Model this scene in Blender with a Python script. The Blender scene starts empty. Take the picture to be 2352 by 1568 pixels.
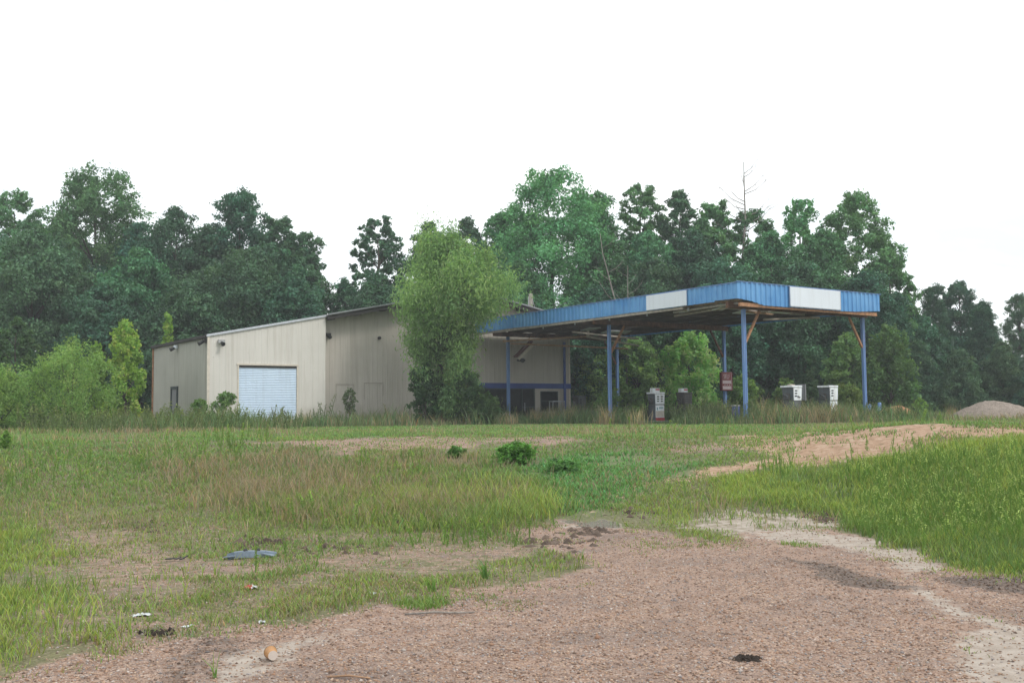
import bpy, math, random
import numpy as np
from mathutils import Matrix, Vector

random.seed(7)
RNG = np.random.default_rng(7)
S = bpy.context.scene
COL = S.collection

# ------------------------------------------------------------------ site frame
TH = 0.6076                       # heading of the building: x = along its front, y = away from the road
CX, CY = 9.881, 43.8              # nearest canopy post
PAD = 1.045                       # height of the forecourt above the road edge
RX = np.array([math.cos(TH), math.sin(TH)])
LY = np.array([-math.sin(TH), math.cos(TH)])
FD = 2368.0                       # focal length in units of a 2352 px wide view
CAM = np.array([0.0, 0.0, 1.6]); PITCH, ROLL = 0.0699, -0.0096

def site(b, a, z=PAD):
    p = np.array([CX, CY]) + RX * b + LY * a
    return (p[0], p[1], z)

def ray(px, py):
    X = px - 1176.0; Y = py - 784.0
    c, s = math.cos(ROLL), math.sin(ROLL)
    X, Y = X * c + Y * s, -X * s + Y * c
    u = -Y / FD; c, s = math.cos(PITCH), math.sin(PITCH)
    return np.array([X / FD, c - s * u, s + c * u])

def at(px, py, depth):
    d = ray(px, py)
    return CAM + d * (depth / d[1])

# ------------------------------------------------------------------ noise
_P = np.random.default_rng(3).random((256, 256))
def vnoise(x, y):
    xi = np.floor(x).astype(int); yi = np.floor(y).astype(int)
    fx = x - xi; fy = y - yi
    fx = fx * fx * (3 - 2 * fx); fy = fy * fy * (3 - 2 * fy)
    a = _P[xi & 255, yi & 255]; b = _P[(xi + 1) & 255, yi & 255]
    c = _P[xi & 255, (yi + 1) & 255]; d = _P[(xi + 1) & 255, (yi + 1) & 255]
    return (a * (1 - fx) + b * fx) * (1 - fy) + (c * (1 - fx) + d * fx) * fy
def fbm(x, y, o=4):
    s = 0; k = 1.0; t = 0
    for i in range(o):
        s = s + k * vnoise(x * 2 ** i + 17.3 * i, y * 2 ** i + 9.1 * i); t += k; k *= .5
    return s / t
def sst(a, b, v):
    t = np.clip((v - a) / (b - a), 0, 1)
    return t * t * (3 - 2 * t)

# ------------------------------------------------------------------ terrain height
def gz(x, y):
    x = np.asarray(x, float); y = np.asarray(y, float)
    ys = 13.0 - 1.5 * sst(2, 8, x) + 1.2 * (fbm(x * .2 + 5, y * .2) - .5)
    t = sst(ys, ys + 11.5, y)
    z = PAD * t
    bank = sst(4.3, 8.5, x - (y - 12) * .02) * .42 * sst(5, 10, y) * (1 - sst(19, 27, y))
    z = z + bank
    z = z + (fbm(x * .35, y * .35) - .5) * .16 * sst(5, 14, y) * (1 - .7 * sst(26, 34, y))
    z = z + (fbm(x * 1.4 + 3, y * 1.4) - .5) * .05
    return z

def hit(px, py):
    d = ray(px, py); d = d / d[1]
    lo = 3.0
    ys = np.linspace(3, 120, 2400)
    zz = CAM[2] + d[2] * ys - gz(d[0] * ys, ys)
    k = np.argmax(zz < 0) if (zz < 0).any() else len(ys) - 1
    y = ys[k]
    if k > 0 and zz[k] < 0:
        y = ys[k - 1] + (ys[k] - ys[k - 1]) * zz[k - 1] / (zz[k - 1] - zz[k])
    return np.array([d[0] * y, y])

def poly_w(pts):
    return np.array([hit(*p) for p in pts])

def sdist(poly, x, y):
    n = len(poly); best = np.full(x.shape, 1e9); ins = np.zeros(x.shape, bool)
    for i in range(n):
        ax, ay = poly[i]; bx, by = poly[(i + 1) % n]
        ex, ey = bx - ax, by - ay
        t = np.clip(((x - ax) * ex + (y - ay) * ey) / (ex * ex + ey * ey + 1e-9), 0, 1)
        dx = x - ax - t * ex; dy = y - ay - t * ey
        best = np.minimum(best, dx * dx + dy * dy)
        c = ((ay > y) != (by > y)) & (x < ex * (y - ay) / (ey if abs(ey) > 1e-9 else 1e-9) + ax)
        ins ^= c
    d = np.sqrt(best)
    return np.where(ins, d, -d)

GRAVEL = [(1.0, [(-300,1760),(40,1548),(180,1505),(330,1470),(470,1462),(560,1432),(700,1440),(830,1395),(960,1395),(1060,1350),(1290,1330),(1400,1300),(1300,1275),(1200,1245),(1150,1215),(1280,1190),(1400,1205),(1500,1215),(1600,1240),(1760,1222),(1900,1222),(1985,1240),(2130,1290),(2360,1320),(2700,1400),(2700,1760)]),
          (.52, [(110,1222),(330,1232),(430,1262),(640,1284),(960,1252),(1180,1236),(1260,1270),(1000,1296),(640,1316),(380,1350),(190,1375),(150,1290)]),
          (.55, [(150,1440),(420,1408),(560,1420),(480,1465),(220,1500)]),
          (.42, [(60,1170),(700,1215),(1250,1228),(1280,1330),(900,1385),(500,1440),(160,1510),(40,1400)]),
          (.5, [(180,1330),(300,1320),(330,1400),(220,1430)]),
          (.74, [(560,1022),(800,1006),(1240,1000),(1330,1010),(1230,1024),(900,1034),(760,1036)]),
          (.74, [(1490,1030),(1640,1018),(1760,1022),(1600,1040)])]
DIRT = [(.68, [(1640,1018),(1790,990),(2000,985),(2352,978),(2700,975),(2700,990),(2300,1003),(2100,1034),(1830,1064),(1600,1100),(1500,1130),(1440,1165),(1340,1185),(1420,1150),(1540,1085),(1720,1050)])]
SAND = [(.62, [(1560,1180),(1700,1172),(1880,1178),(1950,1215),(1880,1230),(1650,1235),(1570,1215)]),
        (1., [(1700,1236),(1840,1226),(2000,1240),(2150,1300),(2060,1310),(1960,1270)]),
        (.95, [(1990,1325),(2100,1350),(2360,1450),(2500,1500),(2500,1700),(2230,1568),(2170,1470),(2260,1440),(2080,1370)]),
        (.8, [(480,1510),(640,1472),(840,1440),(700,1490),(640,1540),(500,1575)]),
        (.9, [(1270,1197),(1390,1190),(1395,1203),(1300,1207)])]
DARK = [(1., [(1770,1278),(1900,1300),(2080,1345),(2000,1355),(1880,1335)]),
        (1., [(2110,1325),(2250,1310),(2360,1318),(2500,1335),(2500,1370),(2300,1352)]),
        (1., [(1690,1508),(1755,1505),(1740,1518),(1700,1520)]),
        (.85, [(1200,1255),(1370,1280),(1330,1300),(1200,1285)]),
        (.65, [(470,1450),(620,1470),(520,1505),(430,1568),(330,1568)]),
        (1., [(330,1445),(410,1442),(400,1462),(340,1460)]),
        (.9, [(1120,1182),(1210,1172),(1225,1190),(1140,1198)]), (.9, [(870,1208),(945,1193),(960,1210),(890,1217)]), (.8, [(545,1243),(640,1233),(655,1250),(570,1257)]), (.8, [(290,1207),(350,1193),(385,1215),(320,1224)]), (.8, [(1000,1200),(1090,1195),(1100,1210),(1010,1215)]),
        (.8, [(1320,1212),(1400,1210),(1390,1230),(1330,1228)])]
WET = [(1., [(1690,1176),(1870,1172),(1880,1184),(1720,1188)]), (1., [(1290,1194),(1390,1191),(1392,1201),(1300,1203)])]
DRY = [(1., [(330,1060),(600,1040),(860,1050),(1000,1036),(1220,1060),(1170,1150),(1060,1185),(900,1200),(700,1200),(500,1160),(350,1110)])]
TALL = [(1., [(840,1130),(1000,1115),(1290,1120),(1315,1175),(1230,1218),(900,1228),(820,1195),(560,1190),(600,1150)])]
BANK = [(1., [(1600,1115),(1830,1062),(2100,1038),(2352,1004),(2700,994),(2900,1500),(2352,1320),(2130,1288),(1960,1228),(1880,1190),(1700,1150)])]
FORE = [(1., [(-400,1200),(100,1225),(170,1300),(230,1430),(330,1462),(100,1545),(-400,1700)])]
LAWN = [(1., [(1200,1060),(1500,1036),(1600,1060),(1540,1100),(1420,1170),(1290,1185),(1240,1110)])]
def prep(L): return [(w, poly_w(p)) for w, p in L]
GRAVEL, DIRT, SAND, DARK, WET, DRY, TALL, BANK, FORE, LAWN = [prep(l) for l in (GRAVEL, DIRT, SAND, DARK, WET, DRY, TALL, BANK, FORE, LAWN)]

def mask(L, x, y, soft=.25):
    wx = x + (fbm(x * .9 + 40, y * .9) - .5) * 1.3 * sst(4, 16, y)
    wy = y + (fbm(x * .9, y * .9 + 60) - .5) * 1.8 * sst(4, 16, y)
    s = soft * (.6 + .05 * y)
    m = np.zeros(np.shape(x))
    for w, p in L:
        m = np.maximum(m, w * sst(-1, 1, sdist(p, wx, wy) / s))
    return m

# ------------------------------------------------------------------ materials
def new_mat(name):
    m = bpy.data.materials.new(name); m.use_nodes = True
    nt = m.node_tree; nt.nodes.clear()
    out = nt.nodes.new('ShaderNodeOutputMaterial')
    return m, nt, out
def nd(nt, t, **kw):
    n = nt.nodes.new(t)
    for k, v in kw.items(): setattr(n, k, v)
    return n
def setin(n, **kw):
    for k, v in kw.items(): n.inputs[k.replace('_', ' ')].default_value = v
def mixc(nt, fac, a, b, mode='MIX'):
    n = nd(nt, 'ShaderNodeMix', data_type='RGBA', blend_type=mode)
    for i, v in ((0, fac), (6, a), (7, b)):
        if hasattr(v, 'links'): nt.links.new(v, n.inputs[i])
        elif isinstance(v, (int, float)): n.inputs[i].default_value = v
        else: n.inputs[i].default_value = (*v, 1) if len(v) == 3 else v
    return n.outputs[2]
def noise(nt, scale, detail=4, rough=.55, vec=None, dist=0):
    n = nd(nt, 'ShaderNodeTexNoise'); setin(n, Scale=scale, Detail=detail, Roughness=rough, Distortion=dist)
    if vec is not None: nt.links.new(vec, n.inputs['Vector'])
    return n.outputs['Fac']
def ramp(nt, fac, stops):
    n = nd(nt, 'ShaderNodeValToRGB'); r = n.color_ramp
    while len(r.elements) < len(stops): r.elements.new(.5)
    for e, (p, c) in zip(r.elements, stops):
        e.position = p; e.color = (*c, 1) if len(c) == 3 else c
    nt.links.new(fac, n.inputs[0])
    return n.outputs[0]
def coords(nt, scale=(1, 1, 1), kind='Object'):
    tc = nd(nt, 'ShaderNodeTexCoord'); mp = nd(nt, 'ShaderNodeMapping')
    mp.inputs['Scale'].default_value = scale
    nt.links.new(tc.outputs[kind], mp.inputs[0])
    return mp.outputs[0]
def princ(nt, out, col, rough=.6, metal=0, bump=None, bstr=.2, bdist=.02, spec=.4):
    p = nd(nt, 'ShaderNodeBsdfPrincipled')
    if hasattr(col, 'links'): nt.links.new(col, p.inputs['Base Color'])
    else: p.inputs['Base Color'].default_value = (*col, 1)
    if hasattr(rough, 'links'): nt.links.new(rough, p.inputs['Roughness'])
    else: p.inputs['Roughness'].default_value = rough
    p.inputs['Metallic'].default_value = metal
    p.inputs['Specular IOR Level'].default_value = spec
    if bump is not None:
        b = nd(nt, 'ShaderNodeBump'); setin(b, Strength=bstr, Distance=bdist)
        nt.links.new(bump, b.inputs['Height']); nt.links.new(b.outputs[0], p.inputs['Normal'])
    nt.links.new(p.outputs[0], out.inputs[0])
    return p

def worn_paint(name, base, fade, dirt, rough=.5, scale=1.0, rust=None, rust_amt=.62, streak=6.0, spec=.4, splash=False):
    """painted sheet metal: slow fading, vertical streaks, specks of dirt or rust"""
    m, nt, out = new_mat(name)
    v = coords(nt)
    vs = coords(nt, (streak, streak, .35))
    c = mixc(nt, ramp(nt, noise(nt, .55 * scale, 5, .6, v), [(.35, (0, 0, 0)), (.68, (1, 1, 1))]), base, fade)
    c = mixc(nt, ramp(nt, noise(nt, 1.0, 4, .6, vs), [(.5, (0, 0, 0)), (.8, (.55, .55, .55))]), c, dirt)
    if splash:  # mud splashed up from the ground, and run-off stains below the eaves
        sx = nd(nt, 'ShaderNodeSeparateXYZ'); nt.links.new(v, sx.inputs[0])
        sm = nd(nt, 'ShaderNodeMath', operation='MULTIPLY_ADD'); nt.links.new(noise(nt, 1.3, 5, .65, v), sm.inputs[0]); sm.inputs[1].default_value = -1.5; nt.links.new(sx.outputs[2], sm.inputs[2])
        mr = nd(nt, 'ShaderNodeMapRange', interpolation_type='SMOOTHSTEP'); nt.links.new(sm.outputs[0], mr.inputs[0])
        mr.inputs[1].default_value = 1.5; mr.inputs[2].default_value = .3; mr.inputs[3].default_value = 0; mr.inputs[4].default_value = .55
        c = mixc(nt, mr.outputs[0], c, (.24, .19, .14))
        c = mixc(nt, ramp(nt, noise(nt, 1.0, 6, .7, coords(nt, (2.2, 2.2, .10))), [(.56, (0, 0, 0)), (.7, (.5, .5, .5))]), c, dirt)
        c = mixc(nt, ramp(nt, noise(nt, 14, 3, .5, v), [(.72, (0, 0, 0)), (.78, (.6, .6, .6))]), c, (.22, .15, .10))
    if rust:
        c = mixc(nt, ramp(nt, noise(nt, 2.6 * scale, 8, .72, v), [(rust_amt, (0, 0, 0)), (rust_amt + .07, (1, 1, 1))]), c, rust)
    princ(nt, out, c, rough, 0, noise(nt, 9, 3, .5, v), .12, .01, spec)
    return m

def leaf_mat(name, trans=.35, rough=.55):
    m, nt, out = new_mat(name)
    a = nd(nt, 'ShaderNodeAttribute', attribute_name='tint')
    d = nd(nt, 'ShaderNodeBsdfPrincipled'); setin(d, Roughness=rough); d.inputs['Specular IOR Level'].default_value = .3
    nt.links.new(a.outputs['Color'], d.inputs['Base Color'])
    t = nd(nt, 'ShaderNodeBsdfTranslucent')
    nt.links.new(mixc(nt, 1.0, a.outputs['Color'], (1.05, 1.2, .55), 'MULTIPLY'), t.inputs['Color'])
    mx = nd(nt, 'ShaderNodeMixShader'); mx.inputs[0].default_value = trans
    nt.links.new(d.outputs[0], mx.inputs[1]); nt.links.new(t.outputs[0], mx.inputs[2])
    nt.links.new(mx.outputs[0], out.inputs[0])
    return m

def bark_mat(name, c1, c2):
    m, nt, out = new_mat(name)
    v = coords(nt, (9, 9, 1.6))
    f = noise(nt, 2.2, 6, .65, v)
    princ(nt, out, ramp(nt, f, [(.3, c1), (.7, c2)]), .9, 0, f, .5, .02, .1)
    return m

def ground_mat():
    m, nt, out = new_mat('ground_cover')
    at_ = nd(nt, 'ShaderNodeAttribute', attribute_name='cover')
    sep = nd(nt, 'ShaderNodeSeparateColor'); nt.links.new(at_.outputs['Color'], sep.inputs[0])
    wet = nd(nt, 'ShaderNodeAttribute', attribute_name='wet')
    v = coords(nt)
    n1 = noise(nt, 1.6, 6, .65, v); n2 = noise(nt, 7, 5, .6, v); n3 = noise(nt, 45, 3, .6, v)
    def sharpen(chan, lo=.35, hi=.62, amt=.55):
        a = nd(nt, 'ShaderNodeMath', operation='SUBTRACT'); nt.links.new(n2, a.inputs[0]); a.inputs[1].default_value = .5
        b = nd(nt, 'ShaderNodeMath', operation='MULTIPLY_ADD'); nt.links.new(a.outputs[0], b.inputs[0]); b.inputs[1].default_value = amt * 2
        nt.links.new(chan, b.inputs[2])
        r = nd(nt, 'ShaderNodeMapRange', interpolation_type='SMOOTHSTEP'); nt.links.new(b.outputs[0], r.inputs[0])
        r.inputs[1].default_value = lo; r.inputs[2].default_value = hi
        return r.outputs[0]
    # grassy soil and thatch
    soil = ramp(nt, n1, [(.25, (.13, .115, .065)), (.45, (.15, .155, .068)), (.62, (.21, .195, .095)), (.8, (.29, .235, .155))])
    soil = mixc(nt, ramp(nt, n3, [(.38, (0, 0, 0)), (.62, (.85, .85, .85))]), soil, (.085, .075, .042))
    tf = nd(nt, 'ShaderNodeAttribute', attribute_name='turf')
    soil = mixc(nt, tf.outputs['Fac'], soil, mixc(nt, n3, (.075, .13, .05), (.14, .20, .075)))
    tfi = nd(nt, 'ShaderNodeMath', operation='SUBTRACT'); tfi.inputs[0].default_value = 1.0; nt.links.new(tf.outputs['Fac'], tfi.inputs[1])
    soil = mixc(nt, ramp(nt, noise(nt, 22, 4, .65, v), [(.5, (0, 0, 0)), (.66, (.7, .7, .7))]), soil, (.30, .25, .165))
    # pea gravel
    vo = nd(nt, 'ShaderNodeTexVoronoi'); setin(vo, Scale=60.0, Randomness=1.0); nt.links.new(v, vo.inputs['Vector'])
    vo2 = nd(nt, 'ShaderNodeTexVoronoi'); setin(vo2, Scale=30.0, Randomness=1.0); nt.links.new(v, vo2.inputs['Vector'])
    def cellcol(vn, dark=1.0):
        s = nd(nt, 'ShaderNodeSeparateColor'); nt.links.new(vn.outputs['Color'], s.inputs[0])
        k = dark
        return ramp(nt, s.outputs[0], [(0, (.15*k, .105*k, .08*k)), (.2, (.31*k, .21*k, .15*k)), (.42, (.46*k, .315*k, .215*k)), (.6, (.40*k, .295*k, .23*k)), (.75, (.55*k, .42*k, .31*k)), (.9, (.36*k, .32*k, .29*k)), (1, (.70*k, .63*k, .55*k))])
    g = mixc(nt, .38, cellcol(vo), cellcol(vo2))
    gap = ramp(nt, vo.outputs['Distance'], [(.4, (0, 0, 0)), (.75, (.75, .75, .75))])
    g = mixc(nt, gap, g, (.12, .085, .066))
    g = mixc(nt, ramp(nt, n1, [(.38, (0, 0, 0)), (.7, (.62, .62, .62))]), g, (.34, .255, .205))
    g = mixc(nt, ramp(nt, noise(nt, 3.1, 5, .65, v), [(.48, (0, 0, 0)), (.72, (.6, .6, .6))]), g, (.15, .11, .092))
    g = mixc(nt, ramp(nt, noise(nt, .7, 4, .6, v), [(.54, (0, 0, 0)), (.78, (.35, .35, .35))]), g, (.40, .25, .155))
    g = mixc(nt, 1.0, g, (.95, .88, .87), 'MULTIPLY')
    g = mixc(nt, ramp(nt, noise(nt, .8, 6, .68, coords(nt, (.55, 1.3, 1))), [(.50, (0, 0, 0)), (.68, (.62, .62, .62))]), g, (.155, .125, .112))
    sand = ramp(nt, n2, [(.3, (.28, .225, .18)), (.55, (.39, .33, .28)), (.75, (.47, .41, .35))])
    sand = mixc(nt, ramp(nt, vo.outputs['Distance'], [(.15, (.4, .4, .4)), (.4, (0, 0, 0))]), sand, cellcol(vo))
    dirt = ramp(nt, n2, [(.3, (.22, .135, .08)), (.5, (.36, .23, .15)), (.7, (.46, .34, .25))])
    dirt = mixc(nt, ramp(nt, vo2.outputs['Distance'], [(.1, (.5, .5, .5)), (.4, (0, 0, 0))]), dirt, cellcol(vo2))
    dark = mixc(nt, .78, g, mixc(nt, .45, (.055, .05, .052), cellcol(vo2, .45)))
    c = mixc(nt, sharpen(sep.outputs[0]), soil, g)
    c = mixc(nt, sharpen(at_.outputs['Alpha']), c, dirt)
    c = mixc(nt, sharpen(sep.outputs[1], .3, .75), c, sand)
    c = mixc(nt, sharpen(sep.outputs[2], .3, .9, 1.1), c, dark)
    wf = sharpen(wet.outputs['Fac'], .4, .6, .35)
    c = mixc(nt, wf, c, (.15, .12, .09))
    rr = nd(nt, 'ShaderNodeMapRange'); nt.links.new(wf, rr.inputs[0]); rr.inputs[3].default_value = .92; rr.inputs[4].default_value = .06
    hgt = nd(nt, 'ShaderNodeMath', operation='MULTIPLY_ADD'); nt.links.new(vo.outputs['Distance'], hgt.inputs[0]); hgt.inputs[1].default_value = -.6
    nt.links.new(n3, hgt.inputs[2])
    p = princ(nt, out, c, rr.outputs[0], 0, hgt.outputs[0], .55, .012, .25)
    return m

def simple(name, col, rough=.6, metal=0, var=.12, scale=6, spec=.4):
    m, nt, out = new_mat(name)
    v = coords(nt)
    lo = tuple(max(0, c * (1 - var)) for c in col); hi = tuple(min(1, c * (1 + var)) for c in col)
    f = noise(nt, scale, 5, .6, v)
    princ(nt, out, ramp(nt, f, [(.3, lo), (.7, hi)]), rough, metal, f, .08, .01, spec)
    return m

def tint_mat(name, rough=.85):
    m, nt, out = new_mat(name)
    a = nd(nt, 'ShaderNodeAttribute', attribute_name='tint')
    princ(nt, out, a.outputs['Color'], rough, 0, None, spec=.25)
    return m

M = dict(
    ground=ground_mat(),
    leaf=leaf_mat('tree_leaf', .30), leaf_soft=leaf_mat('sapling_leaf', .5), grass=leaf_mat('grass_blade', .35, .6),
    bark=bark_mat('grey_bark', (.05, .042, .035), (.14, .12, .10)),
    deadwood=bark_mat('bleached_deadwood', (.16, .14, .12), (.34, .31, .28)),
    stem=simple('green_brown_stem', (.10, .085, .045), .9),
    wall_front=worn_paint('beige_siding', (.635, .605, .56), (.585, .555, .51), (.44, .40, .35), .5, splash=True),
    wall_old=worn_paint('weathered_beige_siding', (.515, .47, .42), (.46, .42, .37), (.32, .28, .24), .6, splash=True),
    wall_side=worn_paint('streaked_shaded_siding', (.42, .41, .36), (.36, .35, .31), (.25, .22, .17), .6, splash=True),  # streaked siding, coloured darker than the front to carry the side's shade
    trim=simple('galvanised_trim', (.50, .52, .56), .38, .35),
    trim_tan=simple('tan_trim', (.60, .54, .46), .5),
    rust=simple('rusty_steel', (.13, .062, .036), .85, 0, .5, 7),
    rust_light=simple('rusty_orange_steel', (.33, .17, .09), .85, 0, .45, 7),
    roof=worn_paint('dull_galvanised_roof', (.40, .41, .42), (.30, .30, .30), (.22, .16, .12), .5),
    soffit=simple('dark_soffit', (.045, .04, .038), .9),
    door=worn_paint('pale_blue_slats', (.66, .77, .90), (.60, .71, .85), (.50, .57, .66), .42),
    darkdoor=simple('dark_green_frame', (.03, .045, .045), .6),
    doorpanel=simple('grey_door_panel', (.20, .20, .21), .5),
    band=simple('navy_band', (.025, .06, .26), .5, 0, .2, 2),
    blue=worn_paint('faded_blue_fascia', (.075, .255, .54), (.15, .36, .64), (.045, .13, .32), .5, 1.3, (.22, .24, .28), .67, 5),
    blue_post=worn_paint('chalky_blue_post', (.10, .20, .43), (.15, .25, .47), (.20, .15, .12), .5, 1.6, (.27, .15, .09), .70, 5),
    white=worn_paint('dirty_white_panel', (.72, .76, .82), (.67, .71, .77), (.56, .58, .60), .8, 1.0, (.52, .50, .48), .70, 5, .15),
    deck=worn_paint('brown_roof_deck', (.085, .065, .05), (.12, .085, .06), (.05, .04, .034), .85),
    board=simple('bleached_board', (.42, .36, .31), .85, 0, .3, 5),
    wood=simple('raw_rusty_purlin', (.38, .23, .14), .85, 0, .4, 6),
    pump_white=worn_paint('pump_white_enamel', (.84, .87, .90), (.76, .79, .82), (.36, .30, .24), .4, 4, (.25, .13, .07), .70, 9),
    pump_grey=worn_paint('pump_grey_side', (.11, .125, .14), (.085, .095, .105), (.07, .05, .045), .5, 4, (.16, .09, .06), .66, 9),
    pump_dark=worn_paint('pump_weathered_brown', (.10, .095, .09), (.075, .07, .065), (.06, .05, .045), .7, 4, (.16, .09, .06), .62, 9),
    pump_cream=simple('pump_cream_door', (.55, .50, .43), .5),
    red=simple('faded_red', (.42, .035, .04), .5, 0, .2),
    red_dark=simple('dark_red_sign_case', (.11, .012, .015), .55, 0, .3, 3),
    sign_grey=simple('grey_lettering', (.30, .25, .26), .6),
    teal=simple('teal_print', (.16, .36, .38), .6),
    black=simple('black_rubber', (.02, .02, .021), .6),
    window_black=simple('dark_meter_window', (.02, .022, .026), .15, 0, .1, 6, .6),
    concrete=simple('weathered_concrete', (.36, .34, .31), .9, 0, .2, 3),
    lamp=simple('grey_lamp_housing', (.35, .35, .35), .5),
    vine=simple('vine_stem', (.07, .055, .04), .9),
    pole=bark_mat('weathered_pole_wood', (.16, .14, .12), (.34, .31, .28)),
    plastic=simple('blue_grey_plastic', (.20, .25, .31), .4, 0, .2, 9),
    litter_white=simple('white_paper', (.55, .57, .58), .7),
    cup_orange=simple('orange_cup_print', (.50, .24, .08), .5),
    cup_white=simple('cup_inside', (.72, .62, .52), .6),
    cup_clear=simple('cup_bottom', (.60, .52, .46), .4),
    light_back=simple('brown_red_light_back', (.13, .055, .05), .7, 0, .3, 3),
    seam=simple('brown_seam', (.33, .29, .25), .8),
    bin_blue=simple('dull_blue_drum', (.035, .06, .16), .6, 0, .3),
    edge_grey=simple('dull_roof_edge', (.27, .28, .30), .5, .2),
    pebble=tint_mat('river_pebble', .8),
    greypile=None, orangepile=None,
)
def pile_mat(name, stops):
    m, nt, out = new_mat(name)
    v = coords(nt); vo = nd(nt, 'ShaderNodeTexVoronoi'); setin(vo, Scale=16.0); nt.links.new(v, vo.inputs['Vector'])
    s = nd(nt, 'ShaderNodeSeparateColor'); nt.links.new(vo.outputs['Color'], s.inputs[0])
    c = mixc(nt, .5, ramp(nt, s.outputs[0], stops), ramp(nt, noise(nt, 2.2, 5, .6, v), stops))
    princ(nt, out, c, .95, 0, vo.outputs['Distance'], .6, .04, .15)
    return m
M['greypile'] = pile_mat('grey_gravel', [(.1, (.15, .12, .10)), (.5, (.25, .205, .17)), (.9, (.34, .285, .24))])
M['orangepile'] = pile_mat('orange_clay', [(.1, (.24, .12, .06)), (.5, (.36, .19, .10)), (.9, (.46, .28, .17))])
def glass_mat():
    m, nt, out = new_mat('dirty_shop_glass')
    v = coords(nt)
    f = ramp(nt, noise(nt, 2.5, 5, .6, v), [(.35, (.004, .005, .006)), (.7, (.016, .018, .02))])
    princ(nt, out, f, ramp(nt, noise(nt, 4, 4, .6, v), [(.3, (.08,) * 3), (.75, (.4,) * 3)]), 0, None, spec=.06)
    return m
M['glass'] = glass_mat()

# ------------------------------------------------------------------ mesh helpers
def np_mesh(name, V, F, mat, tint=None, parent=None, smooth=False):
    """F: list of integer arrays (m,k). tint: (nverts,3)"""
    me = bpy.data.meshes.new(name)
    V = np.asarray(V, np.float32)
    F = [np.asarray(f, np.int32) for f in F if len(f)]
    loops = np.concatenate([f.ravel() for f in F])
    sizes = np.concatenate([np.full(len(f), f.shape[1], np.int32) for f in F])
    starts = np.concatenate([[0], np.cumsum(sizes)[:-1]]).astype(np.int32)
    me.vertices.add(len(V)); me.vertices.foreach_set('co', V.ravel())
    me.loops.add(len(loops)); me.loops.foreach_set('vertex_index', loops)
    me.polygons.add(len(sizes)); me.polygons.foreach_set('loop_start', starts)
    me.polygons.foreach_set('use_smooth', np.full(len(sizes), bool(smooth)))
    if tint is not None:
        a = me.attributes.new('tint', 'FLOAT_COLOR', 'POINT')
        c = np.ones((len(V), 4), np.float32); c[:, :3] = tint
        a.data.foreach_set('color', c.ravel())
    me.update(calc_edges=True)
    me.materials.append(mat)
    o = bpy.data.objects.new(name, me); COL.objects.link(o)
    if parent: o.parent = parent
    return o

def tag(o, label=None, cat=None, group=None, kind=None):
    if label: o['label'] = label
    if cat: o['category'] = cat
    if group: o['group'] = group
    if kind: o['kind'] = kind
    return o

def thing(name, label, cat, loc=(0, 0, 0), rz=0.0, group=None):
    o = bpy.data.objects.new(name, None); COL.objects.link(o)
    o.empty_display_size = .2
    o.location = loc; o.rotation_euler = (0, 0, rz)
    return tag(o, label, cat, group)

def copy_tree(o, parent=None):
    c = o.copy(); COL.objects.link(c)
    if parent: c.parent = parent
    for ch in list(o.children): copy_tree(ch, c)
    return c

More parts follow.
